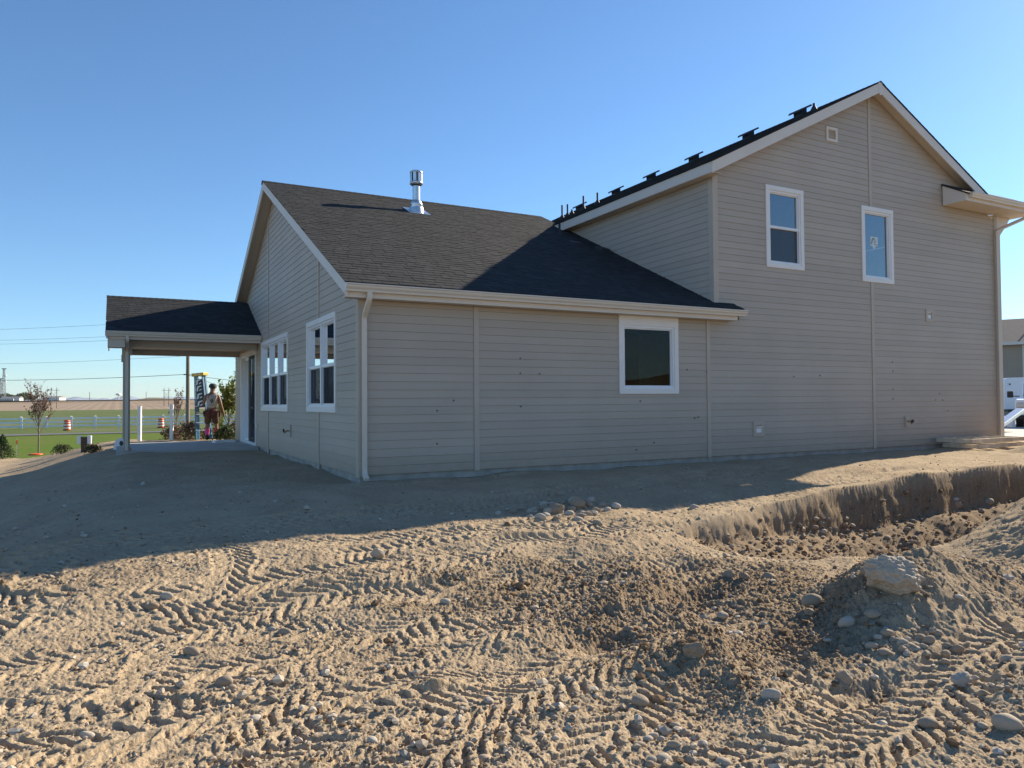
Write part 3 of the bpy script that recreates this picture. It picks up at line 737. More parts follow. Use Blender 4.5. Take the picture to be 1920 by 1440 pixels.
# ---- roofs
SH_UNIT = []
for k in range(7):
    mb = MB(); t0 = .0085
    mb.add([(0, 0, 0), (1, 0, 0), (1, 0, t0), (0, 0, t0), (0, .2, 0), (1, .2, 0), (1, .2, .0015), (0, .2, .0015)], [(0, 1, 2, 3), (3, 2, 6, 7), (0, 3, 7, 4), (1, 5, 6, 2)])
    me = mb.mesh('shingle', MAT['shingle']); a = me.attributes.new('tone', 'FLOAT', 'POINT'); a.data.foreach_set('value', [k/6.0]*8); SH_UNIT.append(me)
def shingles(parent, O, U, W, ulo, uhi, wlen, expo, nobj, wmin=.12, wmax=.27, start=.0):
    """courses of laminated shingles on the plane O + u U + w W; the nearest nobj are objects, the rest one mesh"""
    O, U, W = Vector(O), Vector(U).normalized(), Vector(W).normalized(); N = U.cross(W).normalized()
    if N.z < 0: N = -N
    L = []
    nc = int(wlen/expo)
    for c in range(nc+1):
        w = start+c*expo; u = ulo(w)-random.uniform(0, .2); hi = uhi(w)
        while u < hi-.03:
            wd = random.uniform(wmin, wmax); a, b = max(u, ulo(w)), min(u+wd-.006, hi)
            if b-a > .03: L.append((a, b, w+random.choice((0, 0, 0, -.006, .0)), random.choice((.8, 1, 1.3)), min(6, max(0, int(random.gauss(3, 1.6))))))
            u += wd
    L.sort(key=lambda q: (Vector(O+U*((q[0]+q[1])/2)+W*q[2])-Vector(CAM)).length)
    for a, b, w, tk, tone in L[:nobj]:
        m = Matrix.Identity(4); p = O+U*a+W*w
        for r in range(3): m[r][0] = U[r]*(b-a); m[r][1] = W[r]; m[r][2] = N[r]*tk; m[r][3] = p[r]
        inst('shingle', SH_UNIT[tone], parent, matrix=m)
    R_ = L[nobj:]
    if R_:
        A = np.array([[q[0], q[1], q[2], q[3], q[4]] for q in R_]); n = len(A)
        o, u, w_, nn = (np.array(q) for q in (O, U, W, N))
        t0 = .0085; tmpl = [(0, 0, 0), (1, 0, 0), (1, 0, t0), (0, 0, t0), (0, .2, 0), (1, .2, 0), (1, .2, .0015), (0, .2, .0015)]
        co = np.zeros((n, 8, 3))
        for i, (fu, fw, fn) in enumerate(tmpl):
            uu = A[:, 0]+(A[:, 1]-A[:, 0])*fu
            co[:, i] = o+uu[:, None]*u+(A[:, 2]+fw)[:, None]*w_+(fn*A[:, 3])[:, None]*nn
        q = np.array([(0, 1, 2, 3), (3, 2, 6, 7), (0, 3, 7, 4), (1, 5, 6, 2)])
        Q = (q[None]+(np.arange(n)*8)[:, None, None]).reshape(-1, 4)
        me = np_mesh('shingles', co.reshape(-1, 3), quads=Q, mat=MAT['shingle'], smooth=False, attrs={'tone': np.repeat(A[:, 4]/6.0, 8)})
        x = inst('shingles', me, parent); x['kind'] = 'stuff'
def ridge_caps(parent, p0, p1, slope, axis):
    p0, p1 = Vector(p0), Vector(p1); d = (p1-p0); n = int(d.length/.145); d.normalize(); s = Vector(axis).normalized()
    mb = MB()
    for i in range(n):
        a = p0+d*(i*.145); b = a+d*.16; up = Vector((0, 0, .012)); w = .14; dz = Vector((0, 0, -slope*w))
        mb.add([a+up, a+up+s*w+dz, a+up-s*w+dz, b+up*.3, b+up*.3+s*w+dz, b+up*.3-s*w+dz, a-up*.2, a-up*.2+s*w+dz, a-up*.2-s*w+dz], [(0, 1, 4, 3), (0, 3, 5, 2), (0, 6, 7, 1), (0, 2, 8, 6)])
    o = mb.build('ridge_caps', MAT['shingle'], parent, recalc=False); o['kind'] = 'stuff'; return o
def slab(poly, thick, mat, name, parent, drop=0.0):
    mb = MB(); mb.prism([Vector(p)-Vector((0, 0, drop)) for p in poly], (0, 0, -thick)); return mb.build(name, MAT[mat], parent)

# low wing roof (front plane, back plane)
YE = -OH
front_poly = [(-OH, YE, zlow(YE)), (7.66, YE, zlow(YE)), (7.66, -.04, zlow(-.04)), (XT, -.04, zlow(-.04)), (XT, YR, zlow(YR)), (-OH, YR, zlow(YR))]
roof = slab(front_poly, .02, 'shingle', 'roof', house, .004); roof['label'] = 'long dark shingle roof of the low wing'
slab([(-OH, 2*YR+OH, zlow(YE)), (-OH, YR, zlow(YR)), (XT, YR, zlow(YR)), (XT, 2*YR+OH, zlow(YE))], .02, 'shingle', 'roof_deck', roof, .004)
slab([(-OH+.03, -.28, zlow(-.28)), (XT, -.28, zlow(-.28)), (XT, YR, zlow(YR)), (-OH+.03, YR, zlow(YR))], .012, 'soffit', 'soffit', roof, .105)
slab([(-OH+.03, YR, zlow(YR)), (XT, YR, zlow(YR)), (XT, 2*YR+.28, zlow(-.28)), (-OH+.03, 2*YR+.28, zlow(-.28))], .012, 'soffit', 'soffit', roof, .105)
cosl = 1/math.hypot(1, .479)
W_low = Vector((0, 1, .479)).normalized()
shingles(roof, (0, YE-.03, zlow(YE-.03)+.001), (1, 0, 0), W_low, lambda w: -OH-.02,
         lambda w: 7.68 if (YE-.03+w*cosl) < -.06 else XT-.002, (YR-YE+.03)/cosl-.05, .142, 300)
ridge_caps(roof, (-OH-.02, YR, zlow(YR)+.004), (6.8, YR, zlow(YR)+.004), .479, (0, 1, 0))
# rake boards on the gable end
mb = MB()
def rake(p0, p1, h, n, name, parent, mat='trim', t=.03, drop=.022):
    p0, p1 = Vector(p0), Vector(p1); dn = Vector((0, 0, -drop)); hv = Vector((0, 0, -h)); mb = MB()
    mb.prism([p0+dn, p1+dn, p1+dn+hv, p0+dn+hv], Vector(n)*t); return mb.build(name, MAT[mat], parent)
rake((-OH, YE-.02, zlow(YE-.02)), (-OH, YR, zlow(YR)), .185, (.03/.03, 0, 0), 'rake_board', roof)
rake((-OH, YR, zlow(YR)), (-OH, 2*YR+OH, zlow(YE)), .185, (1, 0, 0), 'rake_board', roof)
# eave of the low wing: fascia, soffit, gutter
mb = MB(); mb.box(-OH+.001, 7.55, YE+.02, YE+.045, 2.668, 2.85); mb.build('fascia', MAT['trim'], roof)
mb = MB(); mb.box(-OH+.031, 7.55, YE+.046, -.04, 2.672, 2.69); mb.build('soffit', MAT['soffit'], roof)
mb = MB(); mb.prism([(7.55, YE+.02, 2.668), (7.55, -.0, 2.668), (7.55, -.0, 2.99), (7.55, YE+.02, 2.86)], (-.025, 0, 0)); mb.build('eave_return', MAT['trim'], roof)
GP = [(0, 0), (0, .115), (-.014, .118), (-.125, .118), (-.128, .098), (-.112, .09), (-.108, .06), (-.085, .03), (-.08, 0)]
def gutter(p0, along, L, out, parent, name='gutter'):
    p0 = Vector(p0); al = Vector(along).normalized(); out = Vector(out).normalized(); mb = MB()
    poly = [p0+out*(-y)+Vector((0, 0, z)) for y, z in GP]
    inner = [p0+out*o+Vector((0, 0, z)) for o, z in ((.008, .119), (.008, .02), (.07, .02), (.10, .06), (.115, .10), (.117, .119))]
    mb.prism(poly, al*L); return mb.build(name, MAT['gutter'], parent)
gutter((-OH-.01, YE+.018, 2.745), (1, 0, 0), 8.0, (0, -1, 0), roof)
# downspouts
def pipe(pts, side, parent, w=.075, d=.055, name='downspout'):
    mb = MB(); P = [Vector(p) for p in pts]
    out = [P[0]]
    for i in range(1, len(P)-1):
        a, b = (P[i-1]-P[i]), (P[i+1]-P[i]); r = min(.06, a.length*.45, b.length*.45); a.normalize(); b.normalize()
        for t in (0, .25, .5, .75, 1.0): out.append((P[i]+a*r)*(1-t)**2+P[i]*2*t*(1-t)+(P[i]+b*r)*t*t)
    out.append(P[-1]); mb.rectpipe(out, w, d, side)
    return mb.build(name, MAT['gutter'], parent, bevel=.006)
pipe([(.05, YE-.05, 2.76), (.05, YE-.05, 2.64), (.05, -.075, 2.40), (.05, -.075, .02), (.05, -.19, -.05)], (1, 0, 0), house)

# tall roof
TY0, TY1 = -OH, YB+OH; XE0, XE1 = 6.90, 16.70
Lp = [(XE0, TY0, ztall(XE0)), (XA, TY0, ztall(XA)), (XA, TY1, ztall(XA)), (XE0, TY1, ztall(XE0))]
Rp = [(XA, TY0, ztall(XA)), (XE1, TY0, ztall(XE1)), (XE1, TY1, ztall(XE1)), (XA, TY1, ztall(XA))]
roof2 = slab(Lp, .02, 'shingle', 'roof', house, .004); roof2['label'] = 'steep dark shingle roof over the two storey part'
slab(Rp, .02, 'shingle', 'roof_deck', roof2, .004)
slab([(XE0+.03, TY0+.03, ztall(XE0+.03)), (XA, TY0+.03, ztall(XA)), (XA, TY1, ztall(XA)), (XE0+.03, TY1, ztall(XE0+.03))], .012, 'soffit', 'soffit', roof2, .115)
slab([(XA, TY0+.03, ztall(XA)), (XE1-.03, TY0+.03, ztall(XE1-.03)), (XE1-.03, TY1, ztall(XE1-.03)), (XA, TY1, ztall(XA))], .012, 'soffit', 'soffit', roof2, .115)
shingles(roof2, (XE0-.03, TY1, ztall(XE0-.03)+.001), (0, -1, 0), (1, 0, .5), lambda w: 0, lambda w: TY1-TY0+.02, 5.65, .142, 0, .25, .5)
shingles(roof2, (XE1+.03, TY0-.02, ztall(XE1+.03)+.001), (0, 1, 0), (-1, 0, .5), lambda w: 0, lambda w: 1.0, (XE1+.03-XA)*1.118-.06, .142, 0, .25, .5)
ridge_caps(roof2, (XA, TY0-.02, 8.305), (XA, TY1, 8.305), .5, (1, 0, 0))
rake((XE0+.0, TY0, ztall(XE0)), (XA, TY0, ztall(XA)), .225, (0, 1, 0), 'rake_board', roof2)
rake((XA, TY0, ztall(XA)), (16.2, TY0, ztall(16.2)), .225, (0, 1, 0), 'rake_board', roof2)
mb = MB(); mb.prism([(XA-.07, TY0-.004, 8.27), (XA, TY0-.004, 8.31-.02), (XA+.07, TY0-.004, 8.27), (XA+.05, TY0-.004, 8.03), (XA+.02, TY0-.004, 7.99), (XA-.02, TY0-.004, 7.99), (XA-.05, TY0-.004, 8.03)], (0, .003, 0)); mb.build('apex_cap', MAT['trim'], roof2)
mb = MB(); mb.box(XE0-.001, XE0+.029, TY0+.031, TY1, ztall(XE0)-.225, ztall(XE0)-.02); mb.build('fascia', MAT['trim'], roof2)
mb = MB(); mb.box(XE0+.03, XT-.03, TY0+.04, TY1, ztall(XE0)-.22, ztall(XE0)-.205); mb.build('soffit', MAT['soffit'], roof2)
# eave return at the right
x0r, x1r = 14.65, 17.75
ret_root = MB(); ret_root.prism([(x0r, -.045, 5.85), (x0r, -.60, 5.85), (x0r, -.60, 6.02), (x0r, -.045, 6.335)], (.025, 0, 0)); ret = ret_root.build('eave_return', MAT['trim'], roof2)
mb = MB(); mb.box(x0r+.026, x1r, -.60, -.575, 5.85, 6.03); mb.build('fascia', MAT['trim'], ret)
mb = MB(); mb.box(x0r+.026, 16.2, -.574, -.04, 5.855, 5.87); mb.box(16.203, x1r, -.574, -.04, 5.855, 5.87); mb.build('soffit', MAT['soffit'], ret)
mb = MB(); mb.box(x1r-.9, x1r, -.039, 1.5, 5.856, 5.87); mb.build('side_soffit', MAT['soffit'], ret)
mb = MB(); mb.prism([(x0r-.02, -.04, 6.34), (x0r-.02, -.64, 6.0), (x0r-.02, -.64, 6.035), (x0r-.02, -.04, 6.385)], (x1r-x0r+.04, 0, 0)); mb.build('return_shingles', MAT['shingle'], ret)
gutter((x0r+.12, -.601, 5.925), (1, 0, 0), x1r-x0r+.2, (0, -1, 0), ret)
mb = MB(); mb.prism([(XL+.04, -.02, 5.853), (17.6, -.02, 5.853), (17.45, -.02, 5.66), (XL+.04, -.02, 5.20)], (0, .05, 0)); mb.build('side_bracket', MAT['trim'], ret)
pipe([(17.45, -.66, 5.95), (17.45, -.66, 5.80), (16.87, -.09, 5.45), (16.87, -.09, .05), (16.87, -.2, -.02)], (.8, -.4, 0), house, .10, .085)
pipe([(17.3, .12, 5.75), (17.3, .12, 5.68), (XL+.075, .05, 5.30), (XL+.075, .05, .02), (XL+.14, .05, -.05)], (0, 1, 0), house)

# roof vents on the tall roof
def box_vent(y, x=11.1):
    z = ztall(x); mb = MB(); s = .5
    def P(dx, dy, h): return (x+dx, y+dy, z+dx*s+h)
    mb.hexa([P(-.10, -.11, 0), P(.10, -.11, 0), P(.10, .11, 0), P(-.10, .11, 0), P(-.10, -.11, .13), P(.10, -.11, .13), P(.10, .11, .13), P(-.10, .11, .13)])
    v = mb.build('roof_vent', MAT['black_metal'], roof2)
    mb = MB(); mb.hexa([P(-.18, -.20, .13), P(.18, -.20, .13), P(.18, .20, .13), P(-.18, .20, .13), P(-.17, -.19, .18), P(.17, -.19, .18), P(.17, .19, .18), P(-.17, .19, .18)])
    mb.build('vent_hood', MAT['black_metal'], v)
for y in (1.26, 2.92, 4.98, 6.89, 8.71, 10.88): box_vent(y, 11.2)
def vent_pipe(x, y, h, r=.03, roof_=None):
    z = ztall(x); mb = MB(); mb.tube([(x, y, z-.05), (x, y, z+h)], r, 10)
    v = mb.build('vent_pipe', MAT['black_metal'], roof_ or roof2)
    mb = MB(); mb.lathe([(.11, -.04), (.07, .04), (r+.008, .10)], (x, y, z)); mb.build('pipe_flashing', MAT['black_metal'], v)
for x, y, h in ((9.5, 9.34, .43), (9.5, 9.01, .38), (9.5, 8.09, .42), (9.5, 7.33, .33), (9.5, 8.75, .15), (11.2, .86, .17)): vent_pipe(x, y, h)
mb = MB(); zz = zlow(4.6); mb.tube([(6.45, 4.6, zz-.05), (6.45, 4.6, zz+.28)], .03, 10); v = mb.build('vent_pipe', MAT['black_metal'], roof)
mb = MB(); mb.lathe([(.11, -.05), (.06, .03), (.036, .09)], (6.45, 4.6, zz)); mb.build('pipe_flashing', MAT['black_metal'], v)
for (x, y) in ((6.35, 3.7), (6.9, 3.4)):
    z = zlow(y); mb = MB()
    mb.hexa([(x-.14, y-.16, z-.07), (x+.14, y-.16, z-.07), (x+.14, y+.14, z+.07), (x-.14, y+.14, z+.07), (x-.12, y-.14, z+.02), (x+.12, y-.14, z+.02), (x+.12, y+.12, z+.12), (x-.12, y+.12, z+.12)])
    mb.build('roof_vent', MAT['black_metal'], roof)
# small metal flue on the low roof
fx, fy = 2.95, 5.34; fz = zlow(fy)
mb = MB(); mb.tube([(fx, fy, fz-.02), (fx, fy, fz+.62)], .088, 20)
flue = mb.build('flue_pipe', MAT['galv'], roof)
mb = MB(); mb.prism([(fx-.26, fy-.27, fz-.115), (fx+.26, fy-.27, fz-.115), (fx+.26, fy+.25, fz+.135), (fx-.26, fy+.25, fz+.135)], (0, 0, .006)); mb.build('flashing_plate', MAT['galv'], flue)
mb = MB(); mb.lathe([(.19, -.09), (.165, .07), (.15, .13), (.158, .14), (.11, .24), (.095, .26)], (fx, fy, fz), 24); mb.build('flashing_cone', MAT['galv'], flue)
mb = MB(); mb.lathe([(.0, .66), (.12, .66), (.155, .68), (.155, .735), (.145, .74)], (fx, fy, fz-.04), 24); mb.build('cap_base', MAT['galv'], flue)
mb = MB(); mb.lathe([(.145, .94), (.155, .945), (.155, .975), (.12, .995), (0, 1.0)], (fx, fy, fz-.04), 24); mb.build('cap_top', MAT['galv'], flue)
for k in range(8):
    a = math.radians(45*k+10); mb = MB(); w = .27
    p = [(fx+.146*math.cos(a+w*q), fy+.146*math.sin(a+w*q)) for q in (-1, 0, 1)]; zb, zt = fz+.695, fz+.905
    mb.add([(p[0][0], p[0][1], zb), (p[1][0], p[1][1], zb), (p[2][0], p[2][1], zb), (p[0][0], p[0][1], zt), (p[1][0], p[1][1], zt), (p[2][0], p[2][1], zt)], [(0, 1, 4, 3), (1, 2, 5, 4)])
    mb.build('cap_blade', MAT['galv'], flue, recalc=False)
mb = MB(); mb.tube([(fx, fy, fz+.6), (fx, fy, fz+.92)], .10, 16); mb.build('cap_core', MAT['dark'], flue)

# wall fittings on the long wall
mb = MB()
for e in ((10.49, 10.85, 6.80, 6.86), (10.49, 10.85, 7.06, 7.12), (10.49, 10.55, 6.86, 7.06), (10.79, 10.85, 6.86, 7.06)): WFr.box(mb, *e, .001, .045)
lv = mb.build('gable_vent', MAT['trim'], wall_front)
mb = MB(); WFr.box(mb, 10.55, 10.79, 6.86, 7.06, .001, .006); mb.build('vent_back', MAT['dark'], lv)
for k in range(5):
    z = 6.87+k*.04; mb = MB(); mb.hexa([WFr.p(10.55, z, .038), WFr.p(10.79, z, .038), WFr.p(10.79, z+.003, .04), WFr.p(10.55, z+.003, .04), WFr.p(10.55, z+.012, .012), WFr.p(10.79, z+.012, .012), WFr.p(10.79, z+.016, .014), WFr.p(10.55, z+.016, .014)])
    mb.build('louvre', MAT['trim'], lv)
def wall_box(s0, s1, z0, z1, name, mat='batten', hole=True):
    mb = MB(); f = .075
    for e in ((s0, s1, z0, z0+f), (s0, s1, z1-f, z1), (s0, s0+f, z0+f, z1-f), (s1-f, s1, z0+f, z1-f)): WFr.box(mb, *e, .001, .040)
    o = mb.build(name, MAT[mat], wall_front)
    return o
b1 = wall_box(13.91, 14.21, 2.96, 3.26, 'wall_outlet_block'); mb = MB(); WFr.box(mb, 13.985, 14.135, 3.035, 3.185, .001, .02); mb.build('outlet_plate', MAT['vinyl'], b1)
b2 = wall_box(8.16, 8.47, .36, .66, 'dryer_vent'); mb = MB(); WFr.box(mb, 8.235, 8.395, .435, .52, .001, .03); mb.build('vent_flap', MAT['vinyl'], b2)
mb = MB(); mb.hexa([WFr.p(8.235, .55, .02), WFr.p(8.395, .55, .02), WFr.p(8.395, .53, .05), WFr.p(8.235, .53, .05), WFr.p(8.235, .58, .001), WFr.p(8.395, .58, .001), WFr.p(8.395, .555, .05), WFr.p(8.235, .555, .05)]); mb.build('vent_hood', MAT['trim'], b2)
mb = MB(); WFr.box(mb, 8.235, 8.395, .435, .585, .0005, .003); mb.build('vent_throat', MAT['dark'], b2)
def hose_bib(wf, s, z, par):
    mb = MB(); wf.box(mb, s-.08, s+.08, z-.13, z+.13, .001, .045); o = mb.build('hose_tap_block', MAT['batten'], par)
    mb = MB(); mb.tube([wf.p(s, z, .04), wf.p(s, z, .11), wf.p(s, z-.05, .15)], [.018, .018, .015], 8); mb.build('tap_body', simple('brass', (.45, .33, .15), .4, .1, metal=.9), o)
    mb = MB(); mb.tube([wf.p(s, z+.01, .15), wf.p(s, z+.01, .175)], .038, 10); mb.build('tap_wheel', MAT['black_metal'], o)
hose_bib(WFr, 13.12, .57, wall_front); hose_bib(WGa, 5.0, .52, wall_gable)
mb = MB(); WGa.box(mb, 9.12, 9.24, .44, .60, .001, .06); mb.build('outdoor_outlet', MAT['trim'], wall_gable)
# bare nail holes and knocks in the boards
mb = MB()
for u, v in ((851, 751), (820, 770), (820, 832), (976, 672), (976, 700), (1012, 701), (977, 762), (1289, 693), (1326, 697), (1201, 752), (1303, 784), (1310, 782), (1194, 843), (1227, 830), (1489, 706), (1538, 704), (1674, 679), (1675, 696), (1675, 730), (1675, 748), (1762, 738), (1755, 750), (1768, 750), (1778, 770)):
    p = onY(u, v, -.03); x, z = p[0], p[2]
    WFr.box(mb, x-.012, x+.012, z-.013, z+.013, .012, .0275)
o = mb.build('knock_marks', simple('bare_mark', (.12, .11, .11), .8, .1), wall_front); o['kind'] = 'stuff'

# ---- patio cover
PX0, PY0, PYR = -3.49, 8.55, 10.85
def zpat(Y): return 2.83+.479*(min(Y, 2*PYR-Y)-PY0)
proof = slab([(PX0, PY0, zpat(PY0)), (-.002, PY0, zpat(PY0)), (-.002, PYR, zpat(PYR)), (PX0, PYR, zpat(PYR))], .02, 'shingle', 'patio_roof', house, .004)
PYE = 2*PYR-PY0
slab([(PX0, PYR, zpat(PYR)), (-.002, PYR, zpat(PYR)), (-.002, PYE, zpat(PY0)), (PX0, PYE, zpat(PY0))], .02, 'shingle', 'roof_deck', proof, .004)
shingles(proof, (PX0-.015, PY0-.03, zpat(PY0)-.014+.001), (1, 0, 0), W_low, lambda w: 0, lambda w: -PX0+.01, (PYR-PY0)/cosl-.02, .142, 0)
ridge_caps(proof, (PX0-.02, PYR, zpat(PYR)+.004), (-.30, PYR, zpat(PYR)+.004), .479, (0, 1, 0))
rake((PX0, PY0-.02, zpat(PY0)), (PX0, PYR, zpat(PYR)), .17, (1, 0, 0), 'rake_board', proof); rake((PX0, PYR, zpat(PYR)), (PX0, PYE, zpat(PY0)), .17, (1, 0, 0), 'rake_board', proof)
mb = MB(); mb.box(PX0+.031, -.035, PY0+.02, PY0+.045, 2.635, 2.81); mb.build('fascia', MAT['trim'], proof)
gutter((PX0-.02, PY0+.018, 2.70), (1, 0, 0), -PX0-.015, (0, -1, 0), proof)
mb = MB(); mb.box(PX0+.031, -.035, PY0+.046, 9.09, 2.655, 2.67); mb.box(-2.96, -.035, 9.27, 12.43, 2.66, 2.68); mb.build('soffit', MAT['soffit'], proof)
mb = MB(); mb.box(-3.13, -.035, 9.10, 9.26, 2.50, 2.72); mb.build('patio_beam', MAT['batten'], proof)
mb = MB(); mb.box(-3.13, -.035, 12.44, 12.60, 2.50, 2.72); mb.build('patio_beam', MAT['batten'], proof)
mb = MB(); mb.box(-3.13, -2.97, 9.263, 12.437, 2.50, 2.72); mb.build('patio_beam', MAT['batten'], proof)
mb = MB(); mb.prism([(-3.05, PY0+.3, 2.70), (-3.05, PYE-.3, 2.70), (-3.05, PYR, zpat(PYR)-.16)], (.03, 0, 0)); mb.build('gable_panel', MAT['soffit'], proof)
mb = MB(); mb.prism([(PX0+.031, PY0+.05, 2.45), (PX0+.031, PY0+.52, 2.45), (PX0+.031, PY0+.52, 2.9), (PX0+.031, PY0+.05, 2.78)], (.36, 0, 0)); mb.build('boxed_eave', MAT['soffit'], proof)
for y in (9.18, 12.52):
    mb = MB(); mb.box(-3.12, -2.98, y-.07, y+.07, .07, 2.499)
    p = mb.build('porch_post', MAT['batten'], house)
    mb = MB(); mb.box(-3.16, -2.94, y-.105, y+.105, 2.30, 2.497); mb.build('post_capital', MAT['batten'], p)
    mb = MB(); mb.box(-3.16, -2.94, y-.105, y+.105, -.018, .07); mb.build('post_base', MAT['batten'], p)
pipe([(-3.05, PY0-.05, 2.72), (-3.05, PY0-.05, 2.60), (-3.05, 9.05, 2.40), (-3.05, 9.05, .06), (-3.05, 8.95, .0)], (1, 0, 0), house, .065, .05)
mb = MB(); mb.box(-3.27, -.013, 9.0, 13.2, -.45, -.02)
slabo = mb.build('patio_slab', MAT['slab'], house)

# ================================================================ STONES
def ico(level):
    bm = bmesh.new(); bmesh.ops.create_icosphere(bm, subdivisions=level, radius=1)
    v = np.array([q.co[:] for q in bm.verts]); f = np.array([[q.index for q in p.verts] for p in bm.faces]); bm.free(); return v, f
I1v, I1f = ico(1); I3v, I3f = ico(3); I2v, I2f = ico(2)
def n3(v, s, o):
    return perlin(v[:, 0]*s+o, v[:, 1]*s+v[:, 2]*s*.7+o*1.7)+perlin(v[:, 1]*s+o*2.1, v[:, 2]*s-v[:, 0]*s*.6+o)
def stone_mesh(name, kind, seed, mat):
    v = (I3v if kind != 'lo' else I2v).copy(); f = I3f if kind != 'lo' else I2f
    r = np.ones(len(v))
    if kind == 'rough':
        pl = RNG.normal(size=(11, 3)); pl /= np.linalg.norm(pl, axis=1)[:, None]
        for p in pl: r = np.minimum(r, RNG.uniform(.68, .9)/np.maximum(v@p, 1e-3)*1.0 if False else np.where(v@p > .25, RNG.uniform(.62, .85)/np.maximum(v@p, .25), 9))
        r = np.minimum(r, 1.15); r = r*(1+.09*n3(v, 2.2, seed)+.05*n3(v, 5, seed+3))
    else:
        r = 1+.10*n3(v, .9, seed)+.03*n3(v, 2.4, seed+5)
    v = v*r[:, None]
    return np_mesh(name, v, tris=f, mat=mat, smooth=(kind != 'rough'))
MESHES = {}
def stone(u, v, wpx, ratio, kind, mat, label, tall=.62, rz=None, group=None, world=None, sink=.30, name='stone', cat='stone'):
    p = hit(u, v) if world is None else np.array(world)
    D = (p-CAM)@CF; w = wpx/FPX*D if world is None else wpx
    key = (kind, mat, random.randrange(5))
    if key not in MESHES: MESHES[key] = stone_mesh(name, kind, random.uniform(0, 90), MAT[mat])
    o = inst(name, MESHES[key]); a = w/2
    o.scale = (a*1.05, a*ratio, a*tall); o.rotation_euler = (random.uniform(-.25, .25), random.uniform(-.25, .25), YAW*-1+(rz if rz is not None else random.uniform(-.5, .5)))
    o.location = (p[0], p[1], p[2]+a*tall*(1-2*sink)+.0)
    return tag(o, label, cat, group)
